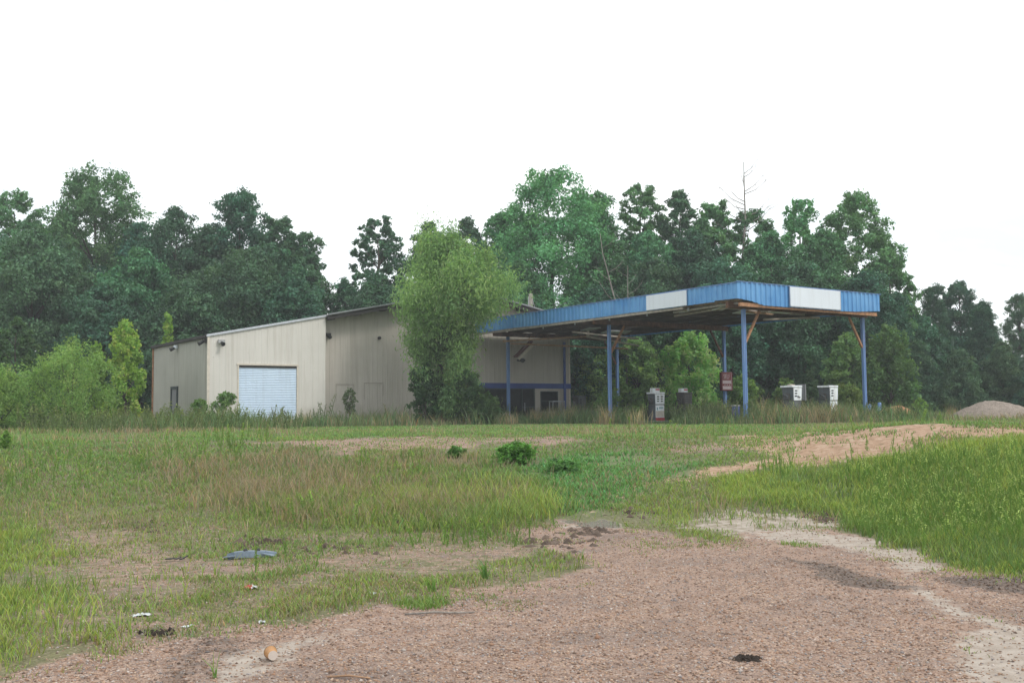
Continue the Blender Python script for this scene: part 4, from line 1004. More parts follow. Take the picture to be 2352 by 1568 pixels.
mb = MB(); mb.box(RX1 - .06, RX1 + .05, ST - .05, ST + .01, PAD - .2, roofz(RX1) - .02); mb.build('corner_trim', M['trim_tan'], bld)
mb = MB(); mb.box(STEP - .02, STEP + .05, ST - .05, ST - .026, PAD - .2, roofz(STEP) - .25); mb.build('corner_trim', M['wall_old'], bld)
# roller door
dr = MB(); nsl = 37; hh = (DT - PAD + .1) / nsl
vs, fs = [], []
for k in range(nsl):
    z = PAD - .1 + k * hh
    for dz, o in ((0, 0), (.30, .028), (.62, .03), (.86, .008), (.93, .0)):
        vs += [(D0, FR + .06 - o, z + dz * hh), (D1, FR + .06 - o, z + dz * hh)]
for k in range(len(vs) // 2 - 1): fs.append((2 * k, 2 * k + 1, 2 * k + 3, 2 * k + 2))
dr.add(vs, fs); door = dr.build('roller_door', M['door'], bld)
mb = MB(); mb.box(D0 - .075, D0, FR - .035, FR + .09, PAD - .2, DT + .05); mb.build('door_jamb', M['trim_tan'], door)
mb = MB(); mb.box(D1, D1 + .075, FR - .035, FR + .09, PAD - .2, DT + .05); mb.build('door_jamb', M['trim_tan'], door)
mb = MB(); mb.box(D0 - .1, D1 + .1, FR - .05, FR + .09, DT + .052, DT + .14); mb.build('door_lintel', M['trim_tan'], door)
mb = MB(); mb.box(D0 + .02, D1 - .02, FR - .01, FR + .05, DT - .06, DT + .03); mb.build('door_hood', M['soffit'], door)
# side door
mb = MB()
for y0, y1, z0, z1 in ((23.78, 23.9, PAD - .2, 3.2), (24.8, 24.92, PAD - .2, 3.2), (23.9, 24.8, 3.06, 3.2)): mb.box(LX0 - .07, LX0 + .05, y0, y1, z0, z1)
sd = mb.build('side_door', M['darkdoor'], bld)
mb = MB(); mb.box(LX0 - .02, LX0 + .03, 23.9, 24.8, PAD - .15, 3.06); mb.build('door_leaf', M['doorpanel'], sd)
# shop front
mb = MB()
for u0, u1, z0, z1 in ((S0, S0 + .07, PAD, 3.1), (S1 - .07, S1, PAD, 3.1), (2.30, 2.38, PAD, 3.1), (S0 + .07, 2.30, 3.03, 3.1), (2.38, S1 - .07, 3.03, 3.1), (2.38, S1 - .07, 1.95, 2.02), (2.38, S1 - .07, PAD, 1.25)):
    mb.box(u0, u1, ST - .03, ST + .05, z0, z1)
sdoor = mb.build('shop_door', M['darkdoor'], bld)
mb = MB(); mb.box(S0 + .07, 2.30, ST + .01, ST + .025, PAD, 3.03); mb.box(2.38, S1 - .07, ST + .01, ST + .025, 1.25, 1.95); mb.box(2.38, S1 - .07, ST + .01, ST + .025, 2.02, 3.03); mb.build('door_glass', M['glass'], sdoor)
mb = MB(); mb.tube([(2.5, ST - .07, 1.75), (2.5, ST - .07, 2.25)], .018, 6); mb.build('door_handle', M['trim'], sdoor)
mb = MB()
for u0, u1, z0, z1 in ((W0, W0 + .06, WB, 2.94), (W1 - .06, W1, WB, 2.94), (W0 + .06, W1 - .06, 2.88, 2.94), (W0 + .06, W1 - .06, WB, WB + .06), (W0 + .06, W1 - .06, 2.33, 2.37)): mb.box(u0, u1, ST - .035, ST + .04, z0, z1)
sw = mb.build('shop_window', M['darkdoor'], bld)
mb = MB(); mb.box(W0 + .06, W1 - .06, ST + .005, ST + .02, WB + .06, 2.33); mb.box(W0 + .06, W1 - .06, ST + .005, ST + .02, 2.37, 2.88); mb.build('window_pane', M['glass'], sw)
mb = MB()
for k in range(4):
    u = G0 + k * (G1 - G0 - .08) / 3; mb.box(u, u + .08, ST - .03, ST + .05, 1.7, 3.1)
for k in range(3):
    u = G0 + k * (G1 - G0 - .08) / 3; w = (G1 - G0 - .08) / 3; mb.box(u + .08, u + w, ST - .03, ST + .05, 1.7, 1.78); mb.box(u + .08, u + w, ST - .03, ST + .05, 3.02, 3.1)
dw = mb.build('display_window', M['darkdoor'], bld)
mb = MB(); mb.box(G0 + .08, G1 - .08, ST + .01, ST + .02, 1.78, 3.02); mb.build('window_pane', M['glass'], dw)
mb = MB(); mb.box(G1, S0, ST - .025, ST + .02, PAD - .2, 3.1); mb.build('door_pier', M['darkdoor'], bld)
mb = MB(); mb.box(-2.9, RX1 + .06, ST - .085, ST - .03, 3.10, 3.40); mb.build('blue_band', M['band'], bld)
mb = MB(); mb.box(5.40, 5.56, ST - .14, ST - .088, PAD - .1, 5.95); mb.build('downpipe', M['band'], bld)
# fittings on the walls
def lamp(x, y, z, nx, ny, mat='lamp'):
    m_ = MB(); m_.box(x - .06 - .10 * abs(ny), x + .06 + .10 * abs(ny), y - .06 - .10 * abs(nx), y + .06 + .10 * abs(nx), z - .05, z + .12)
    o = m_.build('security_light', M[mat], bld)
    m_ = MB(); p0 = (x + nx * .05, y + ny * .05, z - .02); p1 = (x + nx * .28, y + ny * .28, z - .12)
    m_.tube([p0, p1], [.06, .11], 8); m_.build('lamp_head', M['black'], o)
lamp(-16.1, FR - .1, 5.22, 0, -1); lamp(-10.2, ST - .1, 5.80, 0, -1, 'soffit'); lamp(LX0 - .1, 24.0, 5.22, -1, 0, 'white'); lamp(LX0 - .1, FR + .3, 5.25, -1, 0, 'soffit')
mb = MB(); mb.tube([(-7.15, ST - .01, 5.77), (-7.15, ST - .12, 5.77)], .09, 8); mb.build('vent', M['soffit'], bld)
mb = MB(); mb.box(-3.65, -3.45, ST - .12, ST - .02, 4.75, 5.05); mb.build('meter_box', M['soffit'], bld)
mb = MB(); mb.tube([(2.3, ST - .02, 4.78), (2.3, ST - .2, 4.74)], [.10, .14], 8); mb.box(2.0, 2.55, ST - .1, ST - .03, 4.70, 4.82); mb.build('wall_light', M['soffit'], bld)
for u0, u1, z0, z1 in ((-9.7, -8.65, 1.3, 3.25), (-8.05, -6.9, 1.2, 3.34)):
    mb = MB(); mb.box(u0, u1, ST - .034, ST - .026, z1 - .035, z1); mb.box(u0, u0 + .025, ST - .034, ST - .026, z1 - .9, z1 - .04); mb.box(u1 - .025, u1, ST - .034, ST - .026, z1 - .7, z1 - .04)
    mb.build('patched_opening', M['seam'], bld)

rk = thing('metal_rack', 'white metal rack standing in front of the shop window', 'rack', site(4.45, 19.0, PAD - .02), TH)
mb = MB(); mb.box(-.5, .42, -.2, .2, 1.26, 1.32, .01); mb.build('shelf', M['trim'], rk)
mb = MB(); mb.box(-.46, .38, -.17, .17, .62, .65); mb.build('shelf', M['trim'], rk)
for x, y, dx in ((-.46, -.17, -.06), (.38, -.17, .16), (-.46, .17, -.06), (.38, .17, .16)):
    mb = MB(); mb.tube([(x + dx, y, -.05), (x + dx * .2, y, .6), (x, y, 1.26)], .024, 6); mb.build('leg', M['trim'], rk)

# ------------------------------------------------------------------ canopy
can = thing('forecourt_canopy', 'long blue canopy over the pumps with a rusty underside and six posts', 'canopy', ORG, TH)
SP, WD = 8.857, 8.088
X0, X1, Y0, Y1 = -1.083, 8.48, -.69, 19.42
def fascia(u0, u1, zb, zt, place, **kw):
    m_ = MB(); ribbed(m_, u0, u1, zb, zt, place, .305, .09, .045, .035); return m_
rg = random.Random(4)
wig = [rg.uniform(-.02, .02) for _ in range(80)]
def zb_left(u): # u = local y
    b = 6.245 + .012 * math.sin(u * 1.3) + (.05 if u < .6 else 0)
    return b
m_ = fascia(-Y1, -Y0, lambda u: zb_left(-u), 6.94, lambda u, o, z: (X0 - o, -u, z)); m_.build('long_fascia', M['blue'], can)
def zb_right(u):
    pts = [(X0, 6.29), (-.3, 6.22), (.5, 6.07), (5.4, 6.08), (6.6, 6.10), (X1, 6.22)]
    for (a, p_), (b, q_) in zip(pts, pts[1:]):
        if u <= b: return p_ + (q_ - p_) * (u - a) / (b - a)
    return 6.22
m_ = fascia(X0, X1, zb_right, 6.985, lambda u, o, z: (u, Y0 - o, z)); m_.build('short_fascia', M['blue'], can)
m_ = fascia(Y0, Y1, 6.2, 6.95, lambda u, o, z: (X1 + o, u, z)); m_.build('long_fascia', M['blue'], can)
mb = MB(); mb.box(X0 - .05, X1 + .05, Y0 - .055, Y0 + .02, 6.99, 7.02); mb.box(X0 - .055, X0 + .02, Y0 + .022, Y1, 6.945, 6.985); mb.box(X1 - .02, X1 + .055, Y0 + .022, Y1, 6.955, 6.985)
mb.build('fascia_cap', M['blue_post'], can)
# sign panels bolted to the fascia
mb = MB(); mb.box(X0 - .095, X0 - .055, 2.21, 4.80, 6.26, 6.93); mb.build('sign_panel', M['white'], can)
mb = MB(); mb.box(2.10, 5.46, Y0 - .105, Y0 - .055, 6.14, 6.97); sp = mb.build('sign_panel', M['white'], can)
mb = MB(); mb.box(2.07, 2.098, Y0 - .115, Y0 - .06, 6.12, 6.98); mb.box(5.462, 5.49, Y0 - .115, Y0 - .06, 6.12, 6.98); mb.box(2.10, 5.46, Y0 - .108, Y0 - .06, 6.105, 6.138); mb.build('sign_frame', M['trim'], sp)
# roof deck, purlins, beams
def deck_gap(x, y): return (1.2 < x < 5.8 and .6 < y < 2.2) or (1.0 < x < 4.2 and 10.4 < y < 13.0)
mb = MB(); ny = 46; nx = 14
for i in range(ny):
    for j in range(nx):
        y0 = Y0 + .06 + (Y1 - Y0 - .1) * i / ny; y1 = Y0 + .06 + (Y1 - Y0 - .1) * (i + 1) / ny
        x0 = X0 + .06 + (X1 - X0 - .12) * j / nx; x1 = X0 + .06 + (X1 - X0 - .12) * (j + 1) / nx
        if deck_gap((x0 + x1) / 2, (y0 + y1) / 2) and rg.random() < .45: continue
        z = 6.42 + (rg.random() - .5) * .012
        mb.add([(x0, y0, z), (x1, y0, z), (x1, y0 + (y1 - y0) * .5, z + .045), (x0, y0 + (y1 - y0) * .5, z + .045), (x1, y1, z), (x0, y1, z)], [(0, 1, 2, 3), (3, 2, 4, 5)])
mb.build('roof_deck', M['deck'], can)
for y in (0, SP, 2 * SP):
    mb = MB(); mb.box(X0 + .1, X1 - .1, y - .075, y + .075, 5.96, 6.22); mb.build('cross_beam', M['rust'], can)
mb = MB(); mb.box(-.9, 8.3, Y0 + .03, Y0 + .13, 5.98, 6.14); mb.build('end_beam', M['rust_light'], can)
for x in (-.62, 1.2, 2.9, 4.6, 6.3, 8.0):
    mb = MB(); mb.beam((x, Y0 + .2, 6.32), (x + rg.uniform(-.05, .05), Y1 - .1, 6.33), .06, .17); mb.build('purlin', M['deck'] if x > 0 else M['wood'], can)
mb = MB(); mb.beam((X0 + .1, 2.6, 6.20), (X0 + .1, Y1 - .1, 6.19), .11, .13); mb.build('edge_board', M['board'], can)
# loose and hanging boards
for (p0, p1, w, h, mt) in [((-.7, 17.2, 5.98), (2.9, 14.2, 6.17), .14, .05, 'wood'), ((2.9, 14.2, 6.17), (7.6, 15.2, 5.86), .14, .05, 'board'), ((-.3, 17.0, 5.86), (7.4, 15.9, 5.72), .10, .05, 'wood'),
                           ((1.5, 1.2, 6.12), (4.6, 2.4, 6.25), .16, .04, 'wood'), ((4.2, 2.6, 6.0), (6.6, 1.3, 6.1), .16, .04, 'board'), ((-.6, -.2, 6.26), (-.4, 3.8, 6.22), .14, .04, 'board'),
                           ((-.3, .3, 6.17), (.4, 4.6, 6.16), .1, .04, 'board'), ((1.2, .9, 6.3), (6.0, 1.1, 6.3), .05, .05, 'rust_light'), ((.5, 1.6, 6.28), (6.4, 2.0, 6.28), .06, .05, 'board'), ((.4, 12.3, 6.2), (6.0, 13.4, 6.1), .1, .04, 'board')]:
    dz = .34 if p0[1] > 12 else .1
    mb = MB(); mb.beam((p0[0], p0[1], p0[2] - dz), (p1[0], p1[1], p1[2] - dz), w, h + .04); mb.build('loose_board', M[mt], can)
mb = MB(); mb.beam((2.9, 14.1, 5.78), (2.9, 14.1, 6.15), .14, .1, (0, 1, 0)); mb.build('hanger', M['board'], can)
for (x0, x1, y0, y1, z) in ((-.35, .3, .9, 1.5, 6.12), (1.1, 3.2, .5, 1.3, 6.26), (3.6, 5.0, 1.0, 1.9, 6.22), (2.2, 3.6, 2.0, 2.7, 6.2), (-.5, -.15, 1.9, 3.4, 6.16), (1.8, 2.6, 12.6, 13.4, 6.16), (3.4, 5.2, 13.0, 13.6, 6.1)):
    mb = MB(); mb.hexa([(x0, y0, z), (x1, y0, z + .03), (x1, y1, z - .07), (x0, y1, z - .1), (x0, y0, z + .02), (x1, y0, z + .05), (x1, y1, z - .05), (x0, y1, z - .08)]); mb.build('pale_panel', M['white'], can)
# posts with braces: two square tubes side by side
def post(x, y, pale=False):
    m_ = MB(); g = float(gz(*site(x, y)[:2]))
    m_.box(x - .085, x - .006, y - .07, y + .07, g - .1, 5.955, .012); m_.box(x + .006, x + .085, y - .07, y + .07, g - .1, 5.955, .012)
    m_.box(x - .006, x + .006, y - .05, y + .05, g - .1, 5.95)
    o = m_.build('post', M['blue_post'], can)
    m_ = MB(); m_.box(x - .17, x + .17, y - .15, y + .15, g - .06, g + .03); m_.build('base_plate', M['rust'], o)
for j in range(3):
    for x in (0, WD): post(x, j * SP)
for (x, y, dx) in ((0, 0, 1), (WD, 0, -1), (0, SP, 1), (WD, SP, -1), (WD, 2 * SP, -1)):
    mb = MB(); mb.beam((x + .09 * dx, y, 4.55), (x + 1.0 * dx, y, 5.94), .09, .09, (0, 1, 0)); mb.build('brace', M['rust_light'] if y == 0 or x == 0 else M['rust'], can)
# broken strip light hanging at the first post
mb = MB(); mb.beam((.25, 17.35, 4.80), (1.35, 17.35, 5.72), .10, .34, (0, 1, 0)); lt = mb.build('strip_light', M['light_back'], can)
mb = MB(); mb.beam((.36, 17.17, 4.66), (1.46, 17.17, 5.58), .13, .03, (0, 1, 0)); mb.build('light_rim', M['trim_tan'], lt)
mb = MB(); mb.tube([(1.25, 17.35, 5.6), (1.15, 17.3, 5.85), (1.35, 17.3, 6.0), (1.6, 17.3, 5.98)], .025, 6); mb.build('conduit', M['rust_light'], lt)
for k in range(5):
    y = 2.5 + k * 2.7; mb = MB(); mb.box(X0 + .3, X0 + .36, y, y + .05, 6.06, 6.20); mb.build('hook', M['trim'], can)

# ------------------------------------------------------------------ pump islands and pumps
def island(y, label):
    t_ = thing('pump_island', label, 'kerb island', site(4.0, y, 0), TH)
    mb = MB(); mb.box(-3.3, 3.0, -.6, .6, PAD - .15, PAD + .13, .04); mb.build('slab', M['concrete'], t_)
island(0, 'concrete pump island under the two white pumps near the right posts')
island(SP, 'concrete pump island under the pump with the red base')
island(2 * SP, 'concrete pump island nearest the shop front')

def pump(label, b, a, body, side, H=1.42, w=.62, d=.50, topper=False, capover=.05, red=False, lower=True, windows=2, tilt=0., extra=None):
    t_ = thing('fuel_pump', label, 'fuel pump', site(b, a, PAD + .13), TH)
    t_.rotation_euler = (0, tilt, TH)
    hs = H * .56 # split between lower door and head
    mb = MB(); mb.box(-w / 2 + .02, w / 2 - .02, -d / 2 + .02, d / 2, 0, hs, .012); mb.build('cabinet', M[side], t_)
    # head tapers down
    mb = MB(); k = .06
    mb.loft([[(-w / 2 + k, -d / 2 + .03, hs + .01), (w / 2 - k * .2, -d / 2 + .03, hs + .01), (w / 2 - k * .2, d / 2 - .02, hs + .01), (-w / 2 + k, d / 2 - .02, hs + .01)],
             [(-w / 2, -d / 2, H - .09), (w / 2, -d / 2, H - .09), (w / 2, d / 2, H - .09), (-w / 2, d / 2, H - .09)]])
    mb.build('head', M[side], t_)
    mb = MB(); q = -d / 2
    mb.hexa([(-w / 2 + k, q + .004, hs + .03), (w / 2 - k * .2, q + .004, hs + .03), (w / 2 - k * .2, q + .028, hs + .03), (-w / 2 + k, q + .028, hs + .03),
             (-w / 2 + .012, q - .03, H - .10), (w / 2 - .012, q - .03, H - .10), (w / 2 - .012, q - .002, H - .10), (-w / 2 + .012, q - .002, H - .10)])
    face = mb.build('display_panel', M[body], t_)
    mb = MB(); cols = [(-.2, -.06), (.06, .2)] if windows == 2 else [(-.18, -.04)]
    for c0, c1 in cols:
        for r_ in range(3):
            z = H - .2 - r_ * .115; f = (H - .1 - z) / (H - .13 - hs); y = q - .03 + .034 * f
            mb.box(c0 + .03 * f * (windows == 2), c1, y - .012, y + .01, z - .055, z)
    mb.build('meter_window', M['window_black'], face)
    mb = MB(); mb.box(-w / 2 - capover * 1.2, w / 2 + capover * .3, -d / 2 - .04, d / 2 + .03, H - .085, H, .015); mb.build('cap', M[body], t_)
    if lower:
        mb = MB(); mb.box(-w / 2 + .05, w / 2 - .03, -d / 2 + .0, -d / 2 + .018, .16 if red else .02, hs - .02); lp = mb.build('lower_door', M[body], t_)
        if red:
            mb = MB(); mb.box(-w / 2 + .06, w / 2 - .04, -d / 2 - .01, -d / 2 - .002, .20, .50); mb.build('cream_patch', M['pump_cream'], lp)
            mb = MB()
            for i in range(4): mb.box(-.05 + i * .075, -.005 + i * .075, -d / 2 - .008, -d / 2 - .002, .60, .70)
            mb.box(-.2, -.14, -d / 2 - .008, -d / 2 - .002, .54, .68); mb.build('print', M['teal'], lp)
            mb = MB(); mb.box(-w / 2 + .05, w / 2 - .02, -d / 2 - .012, -d / 2 + .019, .0, .155); mb.build('red_kickplate', M['red'], t_)
        else:
            mb = MB(); mb.box(-.03, .02, -d / 2 - .008, -d / 2 - .002, hs - .32, hs - .22); mb.box(-.06, .05, -d / 2 - .008, -d / 2 - .002, hs - .35, hs - .335); mb.build('print', M['red'], lp)
    if topper:
        mb = MB(); mb.box(-.30, .16, -.12, .12, H + .004, H + .21, .01); tp = mb.build('topper_sign', M['pump_white'], t_)
        mb = MB(); mb.box(-.13, .13, -.132, -.124, H + .10, H + .17); mb.build('print', M['red'], tp)
    # nozzle, hook and hose on the left side
    xs = -w / 2 - .05
    mb = MB(); mb.box(xs - .03, -w / 2 + .015, -.12, .1, hs + .05, hs + .34); nb = mb.build('nozzle_boot', M['pump_dark'], t_)
    mb = MB(); mb.tube([(xs - .05, -.1, hs + .18), (xs - .06, .02, hs + .26), (xs - .06, .1, hs + .3)], [.03, .035, .02], 6); mb.box(xs - .08, xs - .032, -.09, .02, hs + .11, hs + .14); mb.build('nozzle', M['pump_grey'], t_)
    mb = MB(); mb.tube([(xs - .05, .1, hs + .3), (xs - .14, .14, hs + .1), (xs - .15, .1, hs - .3), (xs - .10, .05, .12), (xs - .05, .1, .25), (xs, .14, hs - .1)], .018, 6); mb.build('hose', M['black'], t_)
    return t_
pump('white and grey pump with topper and red base band, left of the red sign', 3.06, SP, 'pump_white', 'pump_grey', 1.45, .66, .54, True, .05, True, windows=2)
pump('dark weathered pump with topper between the red based pump and the red sign', 5.05, SP, 'pump_dark', 'pump_dark', 1.45, .6, .54, True, .03, False, windows=1)
p4 = pump('white headed pump with a wide cap and holes in its panel, lower half in weeds', 2.95, 0, 'pump_white', 'pump_grey', 1.54, .56, .62, False, .07, False, lower=False, windows=1)
mb = MB(); mb.box(.0, .06, -.33, -.30, 1.0, 1.09); mb.box(.1, .17, -.33, -.30, 1.0, 1.06); mb.build('hole', M['window_black'], p4)
mb = MB(); mb.box(-.16, .1, -.1, .1, 1.545, 1.60); mb.build('cap_block', M['board'], p4)
pump('white pump with white lower door, nearest the right corner post', 5.42, 0, 'pump_white', 'pump_grey', 1.56, .58, .62, False, .04, False, windows=1)
pump('grubby grey pump half hidden in bushes beside the shop', 5.1, 2 * SP, 'pump_grey', 'pump_dark', 1.45, .6, .5, False, .05, False, windows=1)

# grey box on a stand behind the white pump
t_ = thing('junction_box', 'grey metal cabinet on a stalk behind the white pumps', 'utility box', site(5.35, 1.6, PAD), TH)
mb = MB(); mb.box(-.30, .22, -.16, .14, 1.05, 1.78, .015); mb.build('cabinet', M['pump_grey'], t_)
mb = MB(); mb.box(.225, .31, -.18, .16, 1.02, 1.8, .01); mb.build('cabinet_door', M['doorpanel'], t_)
mb = MB(); mb.tube([(0, 0, -.05), (0, 0, 1.05)], .05, 8); mb.build('stalk', M['rust'], t_)
# bollards
for lab, px, d, h, lean in (('blue pipe bollard leaning beside the right corner post', 1994, 47.6, .82, .10), ('upright blue pipe bollard beside the orange mound', 2021, 47.0, .88, 0.0)):
    p = at(px, 960, d)
    t_ = thing('bollard', lab, 'bollard', (p[0], p[1], float(gz(p[0], p[1]))), 0); t_.rotation_euler = (0, lean, 0)
    mb = MB(); mb.tube([(0, 0, -.2), (0, 0, h), (0, 0, h + .03)], [.085, .085, .05], 12); mb.build('pipe', M['blue_post'], t_, True)
    mb = MB(); mb.tube([(0, 0, -.1), (0, 0, .05)], [.16, .13], 10); mb.build('footing', M['concrete'], t_)
# bins
def bin_(lab, b, a, h, mat, rim):
    t_ = thing('bin', lab, 'bin', site(b, a, PAD - .02), TH)
    mb = MB(); mb.tube([(0, 0, 0), (0, 0, h * .5), (0, 0, h)], [.16, .175, .18], 12); mb.build('drum', M[mat], t_, True)
    mb = MB(); mb.tube([(0, 0, h + .002), (0, 0, h + .05)], [.195, .19], 12); mb.build('rim', M[rim], t_, True)
bin_('dented blue drum bin leaning on the nearest front post', -.24, .34, .80, 'bin_blue', 'lamp')
bin_('faded grey and red drum bin under the red sign', 7.95, SP - .5, .86, 'rust', 'lamp')

# red sign on the rear middle post
sg = thing('post_sign', 'dark red box sign with grey lettering hung on a rear canopy post', 'sign', site(WD - .1, SP - .16, 0), TH)
mb = MB(); mb.box(-.42, .42, -.12, .06, 2.72, 3.72, .02); mb.build('sign_case', M['red_dark'], sg)
mb = MB()
for x0, x1, z0, z1 in ((-.36, .28, 3.10, 3.27), (-.36, .28, 2.79, 2.97)): mb.box(x0, x1, -.127, -.1215, z0, z1)
mb.build('faded_panel', M['sign_grey'], sg)
mb = MB()
for x in (-.22, -.04, .14): mb.box(x, x + .06, -.127, -.1215, 3.015, 3.06)
mb.box(.30, .32, -.127, -.1215, 2.78, 3.66); mb.build('sign_marks', M['sign_grey'], sg)
def text_mesh(s, size, mat, parent, loc, sx=1.0):
    cu = bpy.data.curves.new('lettering', 'FONT'); cu.body = s; cu.size = size; cu.align_x = 'CENTER'; cu.extrude = .004
    tmp = bpy.data.objects.new('lettering_curve', cu); COL.objects.link(tmp)
    dg = bpy.context.evaluated_depsgraph_get(); me = bpy.data.meshes.new_from_object(tmp.evaluated_get(dg))
    bpy.data.objects.remove(tmp); bpy.data.curves.remove(cu)
    me.transform(Matrix.Translation(loc) @ Matrix.Diagonal((sx, 1, 1, 1)) @ Matrix.Rotation(math.pi / 2, 4, 'X') if False else Matrix.Translation(loc) @ Matrix.Rotation(math.pi / 2, 4, 'X') @ Matrix.Diagonal((sx, 1, 1, 1)))
    me.materials.clear(); me.materials.append(mat)
    o = bpy.data.objects.new('lettering', me); COL.objects.link(o); o.parent = parent
    return o
text_mesh('SELF', .36, M['sign_grey'], sg, (-.04, -.123, 3.36), .72)

# utility pole behind the gable
p = at(1219, 674, 63)
t_ = thing('utility_pole', 'weathered wooden pole rising behind the station roof', 'pole', (p[0], p[1], PAD), 0)
mb = MB(); mb.tube([(0, 0, -.3), (0, 0, p[2] - PAD)], [.16, .12], 10); mb.build('shaft', M['pole'], t_, True)
mb = MB(); mb.tube([(-.14, -.1, p[2] - PAD - .9), (-.14, -.1, p[2] - PAD - .2)], .03, 6); mb.build('conduit', M['lamp'], t_)
mb = MB(); mb.tube([(.05, 0, p[2] - PAD - .2), (.35, -.5, p[2] - PAD - 1.3)], .012, 5); mb.build('guy_wire', M['lamp'], t_)

# ------------------------------------------------------------------ mounds
def mound(name, label, px, py, depth, hw, h, mat, seed):
    p = at(px, py, depth); rng = np.random.default_rng(seed); n = 40
    gx, gy = np.meshgrid(np.linspace(-1.3, 1.3, n), np.linspace(-1.3, 1.3, n)); r = np.hypot(gx, gy)
    z = h * np.clip(1 - r * r, 0, 1) ** 1.15 * (1 - .2 * gx) * (.82 + .36 * fbm(gx * 2.5 + seed, gy * 2.5)) + (fbm(gx * 9 + seed, gy * 9) - .5) * .12 * h
    z = np.where(r > 1.02, -.12, z - .02)
    V = np.stack([gx * hw, gy * hw * .9, z], 2).reshape(-1, 3)
    i = np.arange((n - 1) * n).reshape(n - 1, n)[:, :-1].ravel()
    o = np_mesh(name, V, [np.stack([i, i + 1, i + n + 1, i + n], 1)], M[mat], None, None, True)
    o.location = (p[0], p[1], float(gz(p[0], p[1])))
    return tag(o, label, 'mound')
mound('clay_mound', 'low orange clay mound right of the canopy', 2068, 950, 52, 1.45, .75, 'orangepile', 3)
mound('gravel_pile', 'broad grey gravel pile at the right edge of the photo', 2292, 940, 53, 2.7, .95, 'greypile', 8)

# ------------------------------------------------------------------ litter on the yard
def ground_thing(name, label, cat, px, py, rz=0):
    q = hit(px, py); return thing(name, label, cat, (q[0], q[1], float(gz(*q))), rz)
t_ = ground_thing('car_bumper', 'broken blue grey plastic bumper lying in the sparse grass', 'car part', 578, 1281, .12)
mb = MB()
pts = [(-.62, .05, .02), (-.45, -.03, .06), (-.2, -.08, .08), (.1, -.1, .08), (.35, -.06, .07), (.62, .04, .03)]
for i in range(5): mb.beam(pts[i], pts[i + 1], .05, .11)
for i in range(5): mb.beam((pts[i][0], pts[i][1] + .1, pts[i][2] + .05), (pts[i + 1][0], pts[i + 1][1] + .1, pts[i + 1][2] + .05), .14, .025)
t_.scale = (.44, .5, .6)
mb.build('shell', M['plastic'], t_)
mb = MB(); mb.beam((.3, -.05, .10), (.6, -.12, .05), .18, .02); mb.beam((-.7, .02, .03), (-.42, -.1, .06), .1, .02); mb.build('flap', M['plastic'], t_)
mb = MB(); mb.tube([(-.2, -.02, .13), (-.12, .02, .14)], .05, 8); mb.tube([(.12, -.02, .13), (.2, .02, .14)], .05, 8); mb.build('fog_light_hole', M['black'], t_)
t_ = ground_thing('plastic_scrap', 'torn black plastic strip left of the broken bumper', 'scrap', 402, 1288, .3)
mb = MB()
t_.scale = (.34, .5, .8)
for i in range(6):
    rr_ = random.Random(i); x = -.3 + i * .11; mb.beam((x, rr_.uniform(-.04, .04), .02 + .02 * rr_.random()), (x + .17, rr_.uniform(-.04, .06), .03 + .04 * rr_.random()), .09, .012)
mb.build('strip', M['black'], t_)
def crumple(name, label, cat, px, py, w, d, h, mat, seed, second=None):
    t_ = ground_thing(name, label, cat, px, py, seed * .7); rng = np.random.default_rng(seed); n = 7
    gx, gy = np.meshgrid(np.linspace(-1, 1, n), np.linspace(-1, 1, n))
    z = h * ((1.5 * rng.random((n, n)) - .45) if mat == 'black' else (.15 + .5 * rng.random((n, n)))) * (1 - .5 * (gx ** 2 + gy ** 2) / 2)
    V = np.stack([gx * w / 2 + rng.normal(size=(n, n)) * w * .04, gy * d / 2 + rng.normal(size=(n, n)) * d * .04, z], 2).reshape(-1, 3)
    i = np.arange((n - 1) * n).reshape(n - 1, n)[:, :-1].ravel(); F = np.stack([i, i + 1, i + n + 1, i + n], 1)
    if second:
        np_mesh('sheet', V, [F[:20]], M[mat], None, t_); np_mesh('printed_half', V, [F[20:]], M[second], None, t_)
    else: np_mesh('sheet', V, [F], M[mat], None, t_)
crumple('snack_wrapper', 'crumpled red and white wrapper in the sparse grass', 'litter', 578, 1352, .14, .11, .07, 'litter_white', 3, 'red')
crumple('paper_scrap', 'largest white paper scrap, in the left grass', 'litter', 324, 1414, .13, .07, .045, 'litter_white', 5)
crumple('paper_scrap', 'flat white paper scrap right of the largest one', 'litter', 432, 1438, .11, .05, .02, 'litter_white', 6)
crumple('paper_scrap', 'small white scrap at the gravel edge above the orange cup', 'litter', 602, 1430, .07, .05, .04, 'litter_white', 7)
crumple('paper_scrap', 'tiny white scrap at the grass tip left of the gravel tuft', 'litter', 856, 1364, .08, .06, .04, 'litter_white', 8)
t_ = ground_thing('paper_cup', 'orange and white paper cup lying on its side on the gravel', 'cup', 624, 1516, 0)
t_.rotation_euler = (0, 0, math.radians(112)); t_.scale = (.95, .95, .95)
mb = MB(); n = 18
def ring(x, r): return [(x, r * math.cos(k * 2 * math.pi / n), .046 + r * math.sin(k * 2 * math.pi / n)) for k in range(n)]
mb.loft([ring(-.055, .032), ring(.055, .045), ring(.056, .042), ring(-.045, .030)], False); mb.build('sleeve', M['cup_orange'], t_, True)
mb = MB(); mb.add(ring(-.0555, .0325), [tuple(range(n))]); mb.add(ring(-.044, .030), [tuple(range(n))]); mb.build('cup_base', M['cup_clear'], t_)
mb = MB(); mb.loft([ring(.054, .0465), ring(.060, .0465), ring(.060, .041), ring(.054, .041)], False); mb.build('rim', M['cup_clear'], t_, True)
t_ = ground_thing('stick', 'thin pale stick lying on the gravel edge', 'stick', 1010, 1411, .1)
